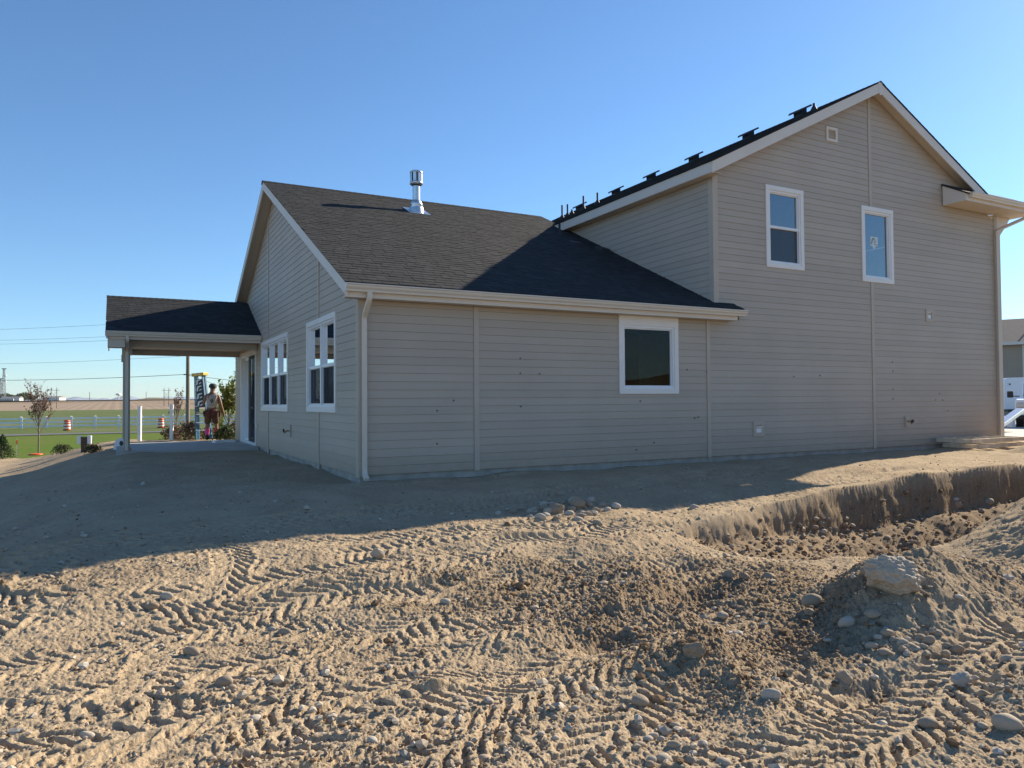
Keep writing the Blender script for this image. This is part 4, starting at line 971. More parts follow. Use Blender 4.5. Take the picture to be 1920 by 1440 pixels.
S = [
 (1630, 1092, 30, .8, 'round', 'stone', 'rounded grey stone tucked against the left side of the big boulder'),
 (1588, 1184, 31, .7, 'round', 'stone_pale', 'smooth pale egg shaped stone at the foot of the boulder mound'),
 (1636, 1163, 28, .9, 'round', 'stone', 'round grey stone sitting low on the front slope of the boulder mound'),
 (1519, 1166, 22, .7, 'rough', 'stone_brown', 'upright pointed brown stone left of the boulder mound'),
 (1522, 1150, 38, .5, 'round', 'stone', 'flat disc shaped stone standing behind the pointed brown one'),
 (1355, 1163, 21, .9, 'round', 'stone_pale', 'single round pale pebble on bare dirt left of the pointed stone'),
 (1302, 1236, 46, .6, 'rough', 'stone_brown', 'long flat brown stone right of centre on the churned dirt'),
 (1446, 1305, 36, .45, 'round', 'stone_pale', 'long thin pale stone lying above a wheel rut'),
 (1583, 1280, 42, .6, 'rough', 'stone', 'wedge shaped tan rock in the middle of the right hand rut'),
 (1634, 1221, 23, .6, 'round', 'stone_pale', 'leaning oval stone just below the boulder mound'),
 (1664, 1206, 25, .7, 'round', 'stone', 'oval grey stone at the left of the cobble patch'),
 (1806, 1283, 40, .6, 'rough', 'stone_pale', 'angular white rock on the near right heap'),
 (1740, 1358, 36, .7, 'round', 'stone', 'tan oval stone at the foot of the near right heap'),
 (1888, 1368, 50, .7, 'round', 'stone_pale', 'largest pale smooth stone close to the lower right corner'),
 (1783, 1360, 20, .9, 'rough', 'stone_brown', 'small dark blocky stone between the tan oval and the large pale stone'),
 (1888, 1234, 22, .6, 'round', 'stone_pale', 'oval pale stone high on the near right heap'),
 (1357, 1432, 28, .9, 'round', 'stone_pale', 'round stone at the bottom edge right of centre'),
 (1293, 1428, 26, .8, 'rough', 'stone', 'grey lump half buried at the bottom edge'),
 (1368, 1092, 24, .9, 'rough', 'stone_brown', 'left of three brown clods in front of the pit'),
 (1396, 1095, 21, .9, 'rough', 'stone_brown', 'middle of three brown clods in front of the pit'),
 (1442, 1092, 25, .9, 'rough', 'stone_brown', 'right of three brown clods in front of the pit'),
 (420, 1277, 34, .6, 'round', 'stone', 'grey stone with a sloping top in the left tyre tracks'),
 (480, 1347, 27, 1.0, 'round', 'stone_pale', 'tall pale stone casting a long shadow in the left tyre tracks'),
 (164, 1371, 30, .55, 'round', 'stone_pale', 'flat pale stone near the lower left corner'),
 (360, 1224, 33, .4, 'round', 'stone', 'long narrow stone lying across a lug mark'),
 (534, 1183, 27, .6, 'round', 'stone', 'two tone oval stone left of centre'),
 (509, 1177, 17, .6, 'round', 'stone_pale', 'small stone touching the two tone oval stone'),
 (300, 1298, 18, .8, 'rough', 'stone_pale', 'small angular stone with a long shadow left of the tracks'),
 (286, 1137, 22, .7, 'round', 'stone_brown', 'brown oval stone near the shadow line on the left'),
 (312, 1119, 24, .45, 'round', 'stone_pale', 'flat pale stone near the shadow line on the left'),
 (400, 1133, 22, .8, 'round', 'stone_brown', 'brown stone right of the flat pale one'),
 (476, 1311, 27, .8, 'round', 'stone', 'half buried grey stone above the tall pale stone'),
 (512, 1311, 22, .6, 'round', 'stone', 'oval stone with a pebble leaning on it'),
 (916, 1315, 19, .95, 'round', 'stone_pale', 'small bright round stone at bottom centre'),
 (860, 1309, 36, .6, 'round', 'stone', 'smooth tan stone left of the small bright round one'),
 (897, 1298, 22, .8, 'rough', 'stone_brown', 'rough brown stone behind the small bright round one'),
 (698, 1397, 19, .9, 'round', 'stone_pale', 'round pale pebble alone at bottom left of centre'),
 (907, 1416, 29, .8, 'round', 'stone_pale', 'plump grey stone at the bottom edge near the centre'),
 (880, 1395, 19, .6, 'round', 'stone', 'wedge shaped pebble above the plump grey stone'),
 (1200, 1314, 31, .8, 'round', 'stone', 'round stone half sunk in dark loose soil'),
 (1245, 1423, 27, .9, 'round', 'stone_pale', 'largest of a small cluster of stones at the bottom edge'),
 (1262, 1404, 25, .6, 'round', 'stone', 'flat stone at the back of the bottom edge cluster'),
 (1215, 1391, 17, .8, 'round', 'stone_pale', 'pebble above the bottom edge cluster'),
 (1180, 1188, 21, .7, 'rough', 'stone_brown', 'small blocky brown stone right of the centre hollow'),
 (708, 1046, 30, .6, 'rough', 'stone_pale', 'pale angular rock alone left of the stone pile'),
 (835, 1135, 18, .6, 'round', 'stone_pale', 'small white stone at the foot of the clod ridge'),
 (1085, 950, 34, .7, 'rough', 'stone_brown', 'square brown block on top of the stone pile'),
 (1045, 962, 36, .6, 'rough', 'stone_brown', 'triangular brown rock on the stone pile'),
 (1014, 976, 21, .6, 'round', 'stone_pale', 'pale oval stone at the front of the stone pile'),
 (1155, 953, 18, .9, 'round', 'stone_pale', 'round stone just right of the stone pile'),
 (1303, 952, 20, .6, 'round', 'stone_pale', 'pale stone at the left tip of the pit'),
 (1854, 944, 18, .9, 'round', 'stone', 'round grey cobble high on the far bank of the pit'),
 (1794, 950, 22, .4, 'round', 'stone', 'flat slab of stone on the bank of the pit'),
]
for u, v, w, ra, k, m, lab in S:
    stone(u, v, w, ra, k, m, lab, rz=random.uniform(-.2, .2), tall={'round': .68, 'rough': .8}[k])
p = hit(1672, 1108)
def boulder_mesh():
    v, f = ico(5); r = np.ones(len(v)); pl = RNG.normal(size=(9, 3)); pl /= np.linalg.norm(pl, axis=1)[:, None]
    for p in pl: r = np.minimum(r, np.where(v@p > .2, RNG.uniform(.74, .92)/np.maximum(v@p, .2), 9))
    r = np.minimum(r, 1.06)*(1+.12*n3(v, 1.7, 4.)+.07*n3(v, 4.2, 9.)+.04*np.abs(n3(v, 9, 2.))+.02*n3(v, 21, 6.))
    return np_mesh('boulder', v*r[:, None], tris=f, mat=MAT['boulder'], smooth=False)
bo = inst('boulder', boulder_mesh()); bo.scale = (.20, .15, .135); bo.rotation_euler = (.35, .22, -.5)
bo.location = (p[0], p[1], p[2]+.065); tag(bo, 'large rough pale boulder resting on top of the dirt mound', 'boulder')
ZONES = [((1052, 957), 70, 22, 60, (9, 20), 'stone in the loose pile of stones in front of the long wall', 'stones piled in front of the wall'),
         ((1715, 1218), 60, 24, 34, (10, 24), 'cobble in the patch of cobbles below the boulder mound', 'cobbles below the boulder mound'),
         ((1230, 1395), 110, 38, 34, (10, 22), 'stone scattered in the dark loose soil at bottom centre', 'stones scattered at bottom centre'),
         ((1000, 1350), 90, 55, 26, (10, 20), 'stone among the loose clods left of bottom centre', 'stones among the near clods'),
         ((1620, 1000), 200, 40, 34, (7, 16), 'cobble lying in the shaded pit', 'cobbles in the shaded pit'),
         ((480, 1260), 90, 40, 20, (9, 17), 'pebble beside the left hand tyre tracks', 'pebbles by the left tyre tracks'),
         ((1800, 1300), 100, 70, 30, (8, 18), 'stone on the slope of the near right heap', 'stones on the near right heap')]
for (cu, cv), su, sv, n, (w0, w1_), lab, grp in ZONES:
    for i in range(n):
        u = cu+random.gauss(0, su*.5); v = min(1436, cv+random.gauss(0, sv*.5)); u = min(1915, u)
        stone(u, v, random.uniform(w0, w1_), random.uniform(.5, .9), random.choice(('round', 'round', 'rough')), random.choice(('stone', 'stone', 'stone_pale', 'stone_brown')), lab, tall=random.uniform(.5, .8), group=grp)
# loose gravel and clods, far too many to count
def scatter(name, n, rmin, rmax, size, dens, mat, sink=.2, flat=.65, kind='stuff', lvl=(I1v, I1f), jag=.25):
    v0, f0 = lvl
    m_ = 14 if dens is dens_pit else 3
    r = np.exp(RNG.uniform(np.log(rmin), np.log(rmax), n*m_)); a = RNG.uniform(YAW-.72, YAW+.72, n*m_)
    x = CAM[0]+r*np.sin(a); y = CAM[1]+r*np.cos(a)
    k = RNG.uniform(size=n*m_) < dens(x, y); x, y = x[k][:n], y[k][:n]; n = len(x)
    z = ground(x, y); s = size*np.exp(RNG.normal(0, .5, n)); s = np.minimum(s, size*3)
    ang = RNG.uniform(0, 6.28, n); sc = np.stack([s, s*RNG.uniform(.55, 1, n), s*flat*RNG.uniform(.7, 1.1, n)], 1)
    V = v0[None]*(1+jag*RNG.uniform(-1, 1, (n, len(v0), 1)))*sc[:, None]
    c, s_ = np.cos(ang)[:, None], np.sin(ang)[:, None]
    X = V[..., 0]*c-V[..., 1]*s_+x[:, None]; Y = V[..., 0]*s_+V[..., 1]*c+y[:, None]; Z = V[..., 2]+(z+sc[:, 2]*(1-2*sink))[:, None]
    co = np.stack([X, Y, Z], -1).reshape(-1, 3); F = (f0[None]+(np.arange(n)*len(v0))[:, None, None]).reshape(-1, 3)
    me = np_mesh(name, co, tris=F, mat=MAT[mat], smooth=False, attrs={'tone': np.repeat(RNG.uniform(0, 1, n), len(v0))})
    return me
def dens_rough(x, y):
    d = distf(x, y)
    return (np.clip(.04+d, 0, 1)*(1-.9*sstep(-3.4, -2, y))*(lot_mask(x, y) > .3)*((y < -.3) | (x < -.5)))
def dens_all(x, y): return np.clip(.35+.6*perlin(x*1.1, y*1.1+4), .05, 1)*(1-.45*sstep(-3.2, -2, y))*(lot_mask(x, y) > .3)*((y < -.3) | ((x < -.5) & (y < 8.5)))
def dens_pit(x, y): return sstep(.08, .4, -pit(x, y))*(x < 13)
def dens_mix(x, y): return np.maximum(dens_rough(x, y), .35*dens_all(x, y))
for name, n, r0, r1, sz, dn, m, lab, cat in (
    ('loose_gravel', 9000, 2.7, 18, .0085, dens_all, 'stone', 'loose pea sized gravel strewn over the bare lot', 'gravel'),
    ('coarse_gravel', 1300, 2.7, 14, .015, dens_all, 'stone_pale', 'coarser pale gravel mixed into the churned dirt', 'gravel'),
    ('dirt_crumbs', 10000, 2.6, 10, .007, dens_mix, 'clod', 'crumbly brown soil clods in the churned patches', 'soil clods'),
    ('pit_gravel', 900, 6.5, 15, .02, dens_pit, 'stone', 'cobbles and gravel embedded in the banks of the pit', 'gravel'),
    ('pit_clods', 1500, 6.5, 15, .017, dens_pit, 'clod', 'brown soil clods fallen on the banks of the pit', 'soil clods'),
    ('dirt_lumps', 650, 2.7, 13, .016, dens_rough, 'clod', 'fist sized brown soil lumps in the churned patches', 'soil lumps')):
    o = inst(name, scatter(name, n, r0, r1, sz, dn, m)); tag(o, lab, cat, kind='stuff')

# ================================================================ THINGS BY THE HOUSE
MAT['wood'] = simple('raw_lumber', (0.62, 0.52, 0.39), 0.8, 0.25, 5, bump=.3, bscale=50)
MAT['ply'] = simple('plywood_grey', (0.50, 0.46, 0.40), 0.8, 0.15, 5)
def zmax(u, v, D): p = at(u, v, D); return p
def wood_frame(z, ox, oy, rz, label):
    r = empty('wooden_frame', (ox, oy, z), rz, label, 'wooden frame', 'lumber frames stacked by the corner')
    L, W, h, t = 2.15, .85, .092, .042
    for e in ((0, L, 0, t), (0, L, W-t, W), (0, t, t+.001, W-t-.001), (L-t, L, t+.001, W-t-.001), (L*.34, L*.34+t, t+.001, W-t-.001), (L*.67, L*.67+t, t+.001, W-t-.001)):
        mb = MB(); mb.box(*e, 0, h); mb.build('board', MAT['wood'], r, bevel=.003)
    return r
gzf = gz(14.7, -.7)
wood_frame(gzf+.035, 14.25, -1.02, .03, 'lower of two raw lumber frames stacked on the dirt at the right corner')
wood_frame(gzf+.165, 14.02, -1.0, .0, 'upper of two raw lumber frames stacked on the dirt at the right corner')

# ================================================================ PATIO: PERSON WITH LADDER
MAT['skin'] = simple('skin', (0.24, 0.13, 0.085), .55, .06)
MAT['shirt'] = simple('pale_shirt', (0.40, 0.38, 0.34), .9, .08)
MAT['shorts'] = simple('brown_shorts', (0.10, 0.06, 0.035), .9, .15)
MAT['belt'] = simple('tool_belt_leather', (0.09, 0.028, 0.022), .7, .3)
MAT['pink'] = simple('pink_sock', (0.75, 0.08, 0.30), .8, .08)
MAT['red'] = simple('red_sock', (0.55, 0.06, 0.06), .8, .08)
MAT['capd'] = simple('dark_cap', (0.04, 0.05, 0.045), .8, .1)
MAT['hair'] = simple('brown_hair', (0.05, 0.03, 0.02), .8, .2)
MAT['blue'] = simple('blue_fibreglass', (0.03, 0.13, 0.24), .4, .08)
MAT['yellow'] = simple('yellow_ladder_cap', (0.62, 0.42, 0.02), .45, .08)
MAT['ink'] = simple('dark_print', (0.02, 0.045, 0.05), .6, .05)
MAT['white'] = simple('white_print', (0.75, 0.75, 0.72), .6, .03)
def skin_obj(name, verts, edges, radii, mat, parent, sub=2):
    me = bpy.data.meshes.new(name); me.from_pydata(verts, edges, []); me.update()
    o = inst(name, me, parent); o.modifiers.new('skin', 'SKIN'); s = o.modifiers.new('sub', 'SUBSURF'); s.levels = sub; s.render_levels = sub
    if not me.skin_vertices: return o
    for i, r in enumerate(radii):
        sv = me.skin_vertices[0].data[i]; rr = r if isinstance(r, tuple) else (r, r); sv.radius = rr; sv.use_root = (i == 0)
    me.materials.append(mat)
    o.modifiers['skin'].use_smooth_shade = True
    return o
pp = at(397, 757, 24.4); PX_, PY_ = pp[0], pp[1]; pz = gz(PX_, PY_)
per = empty('person', (PX_, PY_, pz), -.10, 'person in sleeveless pale shirt, brown shorts and tool belt, seen from behind carrying a stepladder', 'person'); per.scale = (1.08, 1.08, 1.05)
# x to the right in the picture, y away from the camera
bv = [(0, 0, .92), (0, .01, 1.10), (.0, .02, 1.30), (.01, .03, 1.43), (.02, .05, 1.52), (.03, .07, 1.62), (.03, .08, 1.72),
      (-.09, .0, .86), (-.12, .05, .50), (-.13, -.02, .12), (-.13, .10, .04), (.10, .0, .86), (.13, .02, .50), (.15, -.08, .12), (.15, .05, .04),
      (.19, .02, 1.40), (.26, -.02, 1.13), (.33, .03, .88), (.345, .05, .80),
      (-.17, .03, 1.40), (-.22, .12, 1.15), (-.22, .26, 1.28), (-.22, .30, 1.33)]
be = [(0, 1), (1, 2), (2, 3), (3, 4), (4, 5), (5, 6), (0, 7), (7, 8), (8, 9), (9, 10), (0, 11), (11, 12), (12, 13), (13, 14), (3, 15), (15, 16), (16, 17), (17, 18), (3, 19), (19, 20), (20, 21), (21, 22)]
br = [(.155, .12), (.14, .11), (.165, .11), (.09, .08), .058, (.085, .10), (.075, .085), .095, .062, .042, .045, .095, .062, .042, .045, .055, .042, .032, (.022, .036), .055, .042, .034, .034]
skin_obj('body', bv, be, br, MAT['skin'], per)
skin_obj('shirt', [(0, 0, .96), (0, .01, 1.12), (0, .02, 1.30), (.005, .03, 1.42), (.15, .02, 1.40), (-.15, .02, 1.40)], [(0, 1), (1, 2), (2, 3), (3, 4), (3, 5)], [(.175, .13), (.165, .13), (.185, .13), (.11, .10), .075, .075], MAT['shirt'], per)
skin_obj('shorts', [(0, 0, .93), (-.095, .0, .80), (-.12, .03, .50), (.10, .0, .80), (.13, .01, .50)], [(0, 1), (1, 2), (0, 3), (3, 4)], [(.175, .14), .125, .098, .125, .098], MAT['shorts'], per)
skin_obj('boot', [(-.13, -.03, .20), (-.13, -.02, .07), (-.13, .12, .045)], [(0, 1), (1, 2)], [.055, .055, .045], MAT['hair'], per, 1)
skin_obj('boot', [(.15, -.09, .20), (.15, -.08, .07), (.15, .06, .045)], [(0, 1), (1, 2)], [.055, .055, .045], MAT['hair'], per, 1)
for (x, y, m) in ((-.128, .01, 'pink'), (.146, -.05, 'red')):
    mb = MB(); mb.tube([(x, y-.02, .16), (x, y, .27), (x*.99, y+.02, .36)], [.056, .062, .066], 12); mb.build('sock', MAT[m], per)
mb = MB()
for k, (x, y, s) in enumerate(((-.175, -.02, .07), (-.10, -.13, .06), (.02, -.14, .05), (.12, -.12, .06), (.185, -.01, .075), (.17, .12, .06), (-.17, .12, .06))):
    q = MB(); q.hexa([(x-s*.8, y-s*.5, .74-.03*(k % 2)), (x+s*.8, y-s*.5, .74), (x+s*.8, y+s*.5, .74), (x-s*.8, y+s*.5, .74), (x-s, y-s*.6, .93), (x+s, y-s*.6, .93), (x+s, y+s*.6, .93), (x-s, y+s*.6, .93)])
    q.build('tool_pouch', MAT['belt'], per, bevel=.015)
q = MB(); q.lathe([(.185, .90), (.19, .905), (.19, .965), (.185, .97)], (0, 0, 0), 20); o = q.build('belt_strap', MAT['belt'], per); o.scale = (1, .78, 1)
mb = MB(); mb.tube([(-.25, -.16, .84), (-.47, -.2, .90)], .018, 8); mb.build('hammer_handle', MAT['wood'], per)
mb = MB(); mb.tube([(-.20, -.16, .80), (-.24, -.16, .88)], .03, 8); mb.build('hammer_head', MAT['capd'], per)
skin_obj('hair', [(.03, .055, 1.60), (.03, .06, 1.68)], [(0, 1)], [(.095, .10), (.10, .11)], MAT['hair'], per)
mb = MB(); mb.lathe([(.115, 0), (.118, .04), (.10, .10), (.06, .13), (0, .14)], (.03, .075, 1.655), 18); mb.build('cap', MAT['capd'], per)
mb = MB(); mb.hexa([(.07, .02, 1.66), (.16, .07, 1.64), (.17, .12, 1.64), (.10, .16, 1.66), (.07, .02, 1.72), (.155, .07, 1.68), (.16, .12, 1.68), (.10, .16, 1.72)]); mb.build('cap_brim', MAT['white'], per, bevel=.01)
mb = MB(); mb.tube([(.345, .045, .83), (.348, .055, .76)], [.030, .034], 8); mb.build('palm', MAT['skin'], per)
for k in range(4):
    mb = MB(); y = .028+.018*k; mb.tube([(.348, y, .765), (.350, y+.01, .72), (.342, y+.018, .69-.006*abs(k-1.5))], [.0095, .009, .007], 6); mb.build('finger', MAT['skin'], per)
mb = MB(); mb.tube([(.34, .02, .80), (.325, .015, .765), (.325, .03, .735)], [.011, .010, .008], 6); mb.build('thumb', MAT['skin'], per)
for k in range(4):
    mb = MB(); z = 1.30+.02*k; mb.tube([(-.24, .30, z), (-.285, .33, z), (-.29, .37, z)], [.010, .009, .008], 6); mb.build('finger', MAT['skin'], per)
mb = MB(); mb.tube([(-.20, .30, 1.35), (-.235, .36, 1.36), (-.26, .37, 1.34)], [.011, .010, .008], 6); mb.build('thumb', MAT['skin'], per)
# emblem on the back of the shirt: a dark map pin shape and a thin line of print
mb = MB(); c = (0, -.128, 1.24); n = 14
pts = [(.045*math.cos(t), 1.255+.045*math.sin(t)) for t in np.linspace(-.6, math.pi+.6, n)]+[(0, 1.15)]
mb.prism([(x, -.134, z) for x, z in pts], (0, -.004, 0)); mb.build('shirt_emblem', MAT['ink'], per)
mb = MB(); mb.prism([(.014*math.cos(t), -.139, 1.262+.02*math.sin(t)) for t in np.linspace(0, 6.0, 9)], (0, -.002, 0)); mb.build('emblem_window', MAT['shirt'], per)
mb = MB(); mb.box(-.09, .09, -.142, -.138, 1.105, 1.115); mb.build('shirt_print', MAT['ink'], per)

# stepladder held upright on the person's left
lp = at(382, 757, 24.5); lz = gz(lp[0], lp[1])
lad = empty('stepladder', (lp[0]+.02, lp[1]+.1, lz+.05), -.35, 'blue folding stepladder with a yellow top, held upright by the person', 'ladder')
lad.rotation_euler = (.02, -.065, -.80)
H = 2.22
def chan(x, y0, y1, z0, z1, t, nm, mat): mb = MB(); mb.box(x-t/2, x+t/2, y0, y1, z0, z1); return mb.build(nm, MAT[mat], lad, bevel=.004)
for sx in (-1, 1):
    w0, w1_ = .26, .15
    for (yy, nm) in ((-.05, 'front_rail'), (.06, 'rear_rail')):
        mb = MB(); a, b = sx*w0, sx*w1_; d = .035
        mb.hexa([(a-.018, yy-d, 0), (a+.018, yy-d, 0), (a+.018, yy+d, 0), (a-.018, yy+d, 0), (b-.018, yy-d, H-.12), (b+.018, yy-d, H-.12), (b+.018, yy+d, H-.12), (b-.018, yy+d, H-.12)]); mb.build(nm, MAT['blue'], lad, bevel=.004)
for k in range(7):
    z = .28+.27*k; w = .26-(.11)*z/H-.019; mb = MB(); mb.box(-w, w, -.085, -.015, z, z+.025); mb.build('step', MAT['galv'], lad)
mb = MB(); mb.box(-.24, .24, -.12, .13, H-.115, H-.02); mb.build('ladder_top', MAT['yellow'], lad, bevel=.012)
for x in (-.06, .08): mb = MB(); mb.tube([(x, -.125, H-.065), (x, -.121, H-.065)], .028, 10); mb.build('tool_slot', MAT['white'], lad)
mb = MB(); mb.hexa([(-.13, -.095, 1.05), (.19, -.095, 1.05), (.19, -.086, 1.05), (-.13, -.086, 1.05), (-.11, -.095, 2.0), (.16, -.095, 2.0), (.16, -.086, 2.0), (-.11, -.086, 2.0)]); lb = mb.build('rail_banner', MAT['ink'], lad)
# large slanted white letter shapes on the banner
def bar(pts, nm='letter_stroke'):
    mb = MB(); mb.prism([(x, -.0965, z) for x, z in pts], (0, -.003, 0)); mb.build(nm, MAT['white'], lb)
for z0 in (1.08, 1.33, 1.58, 1.80):
    bar([(-.09, z0), (-.03, z0+.02), (.01, z0+.19), (-.06, z0+.17)]); bar([(.0, z0+.13), (.12, z0+.17), (.13, z0+.20), (-.02, z0+.185)]); bar([(.03, z0+.02), (.13, z0+.06), (.10, z0+.09), (.02, z0+.05)])

# ================================================================ VEGETATION
def leaf_mat(name, c0, c1, trans=.25):
    t = NT(name); a = t.n('Attribute'); a.attribute_name = 'tone'
    c = t.ramp(a.outputs['Fac'], [(0, c0), (1, c1)]); t.base(c); t.b.inputs['Roughness'].default_value = .6; t.b.inputs['Specular IOR Level'].default_value = .3
    tr = t.n('BsdfTranslucent'); t.l(c, tr.inputs[0]); mx = t.n('MixShader'); mx.inputs[0].default_value = trans
    t.l(t.b.outputs[0], mx.inputs[1]); t.l(tr.outputs[0], mx.inputs[2]); t.l(mx.outputs[0], t.out.inputs[0]); return t.m
MAT['leaf_purple'] = leaf_mat('purple_plum_leaf', (0.085, 0.03, 0.03), (0.21, 0.09, 0.075))
MAT['leaf_lime'] = leaf_mat('spring_leaf', (0.10, 0.15, 0.02), (0.27, 0.30, 0.06))
MAT['leaf_dark'] = leaf_mat('dark_needle', (0.02, 0.045, 0.015), (0.06, 0.10, 0.03))
MAT['leaf_brown'] = leaf_mat('dormant_twig', (0.10, 0.055, 0.035), (0.24, 0.15, 0.10))
MAT['leaf_far'] = leaf_mat('far_tree_leaf', (0.05, 0.075, 0.03), (0.13, 0.14, 0.07))
MAT['bark'] = simple('grey_bark', (0.20, 0.16, 0.125), .9, .2, 12)
def leaves(name, centers, size, mat, parent, elong=1.6, tone_z=False):
    c = np.array(centers); n = len(c)
    a = RNG.normal(size=(n, 3)); a /= np.linalg.norm(a, axis=1)[:, None]
    b = np.cross(a, RNG.normal(size=(n, 3))); b /= np.linalg.norm(b, axis=1)[:, None]
    s = (size*RNG.uniform(.6, 1.3, n))[:, None]
    co = np.stack([c-a*s*elong/2, c+b*s/2, c+a*s*elong/2, c-b*s/2], 1).reshape(-1, 3)
    q = np.arange(n*4).reshape(-1, 4)
    me = np_mesh(name, co, quads=q, mat=MAT[mat], smooth=False, attrs={'tone': np.repeat(RNG.uniform(0, 1, n), 4)})
    return inst(name, me, parent)
def grow(base, d, L, r, depth, out, tips, spread=.5, upb=.35, seg=3, kids=(2, 4)):
    p = Vector(base); pts = [p.copy()]; d = Vector(d).normalized()
    for i in range(seg):
        d = (d+Vector((random.gauss(0, .10), random.gauss(0, .10), upb*.25))).normalized(); p = p+d*(L/seg); pts.append(p.copy())
        if depth <= 1: tips += [tuple(pts[-2].lerp(p, t)) for t in (.25, .6, 1)]
    out.append((pts, [r*(1-.55*i/seg) for i in range(seg+1)]))
    if depth > 0:
        for k in range(random.randint(*kids)):
            t = random.uniform(.35, 1); q = pts[min(seg, int(t*seg)+0)]
            e = (d+Vector((random.gauss(0, spread), random.gauss(0, spread), random.uniform(0, upb)))).normalized()
            grow(q, e, L*random.uniform(.5, .72), r*.5, depth-1, out, tips, spread, upb, seg, kids)
def young_tree(x, y, h, label, leafmat, nl, lsize, group=None, nbr=9, width=.45, name='young_tree', bare=.28, cat='tree', elong=1.6):
    z = gz(x, y) if math.hypot(x-CAM[0], y-CAM[1]) < 16 else float(shape(np.array([x]), np.array([y]))[0])
    r = empty(name, (x, y, z), 0, label, cat, group); out = []; tips = []
    mb = MB(); mb.tube([(0, 0, -.1), (.01, 0, h*bare), (0, .01, h*.6)], [h*.012, h*.010, h*.005], 8)
    for k in range(nbr):
        a = 2.4*k+random.uniform(-.3, .3); t = bare+.42*k/nbr
        grow((0, 0, h*t), (math.cos(a)*width, math.sin(a)*width, 1), h*random.uniform(.32, .5)*(1.15-t*.5), h*.006, 2, out, tips, .38, .5)
    for pts, rs in out: mb.tube(pts, [max(q, .0035) for q in rs], 5, cap=False)
    mb.build('trunk', MAT['bark'], r)
    T = np.array(tips); idx = RNG.integers(0, len(T), nl)
    c = T[idx]+RNG.normal(0, h*.014, (nl, 3)); c = c[(c[:, 2] > h*bare*.9)]
    leaves('crown', c, lsize, leafmat, r, elong); return r
def pd(u, D): q = at(u, 757, D); return q[0], q[1]
x, y = hit(72, 850)[:2]; young_tree(x, y, 2.75, 'young purple leaved plum tree on the lawn left of the patio', 'leaf_purple', 620, .055, nbr=13, width=.40)
x, y = pd(331, 40); young_tree(x, y, 2.6, 'young purple leaved tree on the lawn seen through the patio', 'leaf_purple', 380, .055, nbr=9, width=.26)
x, y = pd(428, 25.5); young_tree(x, y, 2.0, 'young yellow green tree between the person and the house', 'leaf_lime', 1900, .06, nbr=14, width=.55, bare=.2)
x, y = pd(408, 29); young_tree(x, y, 2.3, 'slim yellow green sapling behind the person', 'leaf_lime', 900, .05, nbr=8, width=.3, bare=.2)
def shrub(x, y, w, h, mats, label, n=900, cat='shrub', group=None, conical=False, size=.04):
    z = float(shape(np.array([x]), np.array([y]))[0]); r = empty('shrub', (x, y, z), 0, label, cat, group)
    t = RNG.uniform(0, 1, n)**(.7); ph = RNG.uniform(0, 6.28, n)
    if conical: rad = w/2*(1-t)**.8*RNG.uniform(.4, 1.05, n)
    else: rad = w/2*np.sqrt(np.clip(1-(t*1.0-.15)**2, .02, 1))*RNG.uniform(.2, 1.05, n)
    c = np.stack([rad*np.cos(ph), rad*np.sin(ph), t*h*(1+.15*np.sin(ph*3+x))], 1)+RNG.normal(0, .02, (n, 3))
    mb = MB()
    for k in range(7):
        a = k*.9; mb.tube([(0, 0, -.05), (w*.15*math.cos(a), w*.15*math.sin(a), h*.4), (w*.35*math.cos(a), w*.35*math.sin(a), h*.75)], [.014, .010, .004], 5)
    mb.build('stem', MAT['bark'], r)
    m = int(n*mats[2]); leaves('foliage', c[:m], size, mats[0], r); 
    if m < n: leaves('foliage', c[m:], size, mats[1], r)
x, y = hit(5, 861)[:2]; shrub(x, y, .95, .78, ('leaf_dark', 'leaf_dark', 1), 'small dark conifer at the left edge of the lawn', 2600, conical=True, size=.035)
x, y = hit(116, 851)[:2]; shrub(x, y, .65, .28, ('leaf_dark', 'leaf_brown', .8), 'low dark clump of plants in the lawn edge left of the meter post', 900, size=.03)
x, y = hit(174, 849)[:2]; shrub(x, y, .5, .20, ('leaf_dark', 'leaf_brown', .6), 'low dark clump of plants right of the meter post', 700, size=.03)
SHR = [(305, 27.5, .9, .55, .25), (325, 25.5, .8, .5, .1), (343, 28, 1.0, .7, .2), (356, 25, .8, .55, .1), (372, 28, 1.1, .75, .4), (392, 26.5, .9, .6, .5), (412, 27.5, 1.0, .55, .8), (425, 24.3, .8, .45, .9), (440, 27, 1.0, .8, .1), (452, 25, .9, .7, .1)]
SHL = ['bare brown shrub at the left end of the planting bed behind the patio', 'low brown shrub beside the short white post nearer the person', 'twiggy brown shrub just left of the utility pole foot', 'low brown shrub in front of the utility pole foot',
       'taller brown and green shrub just left of the ladder', 'mixed brown and green shrub behind the ladder and the person', 'green shrub behind the person\'s right leg', 'low green shrub right of the person', 'dark brown shrub right of the young yellow green tree', 'brown shrub against the house door trim']
for i, (u, D, w, h, g) in enumerate(SHR):
    x, y = pd(u, D); shrub(x, y, w, h, ('leaf_dark', 'leaf_brown', g), SHL[i], 1000, group='shrubs in the bed behind the patio', size=.045)

# ================================================================ LAWN THINGS
def zs(x, y): return float(shape(np.array([x]), np.array([y]))[0])
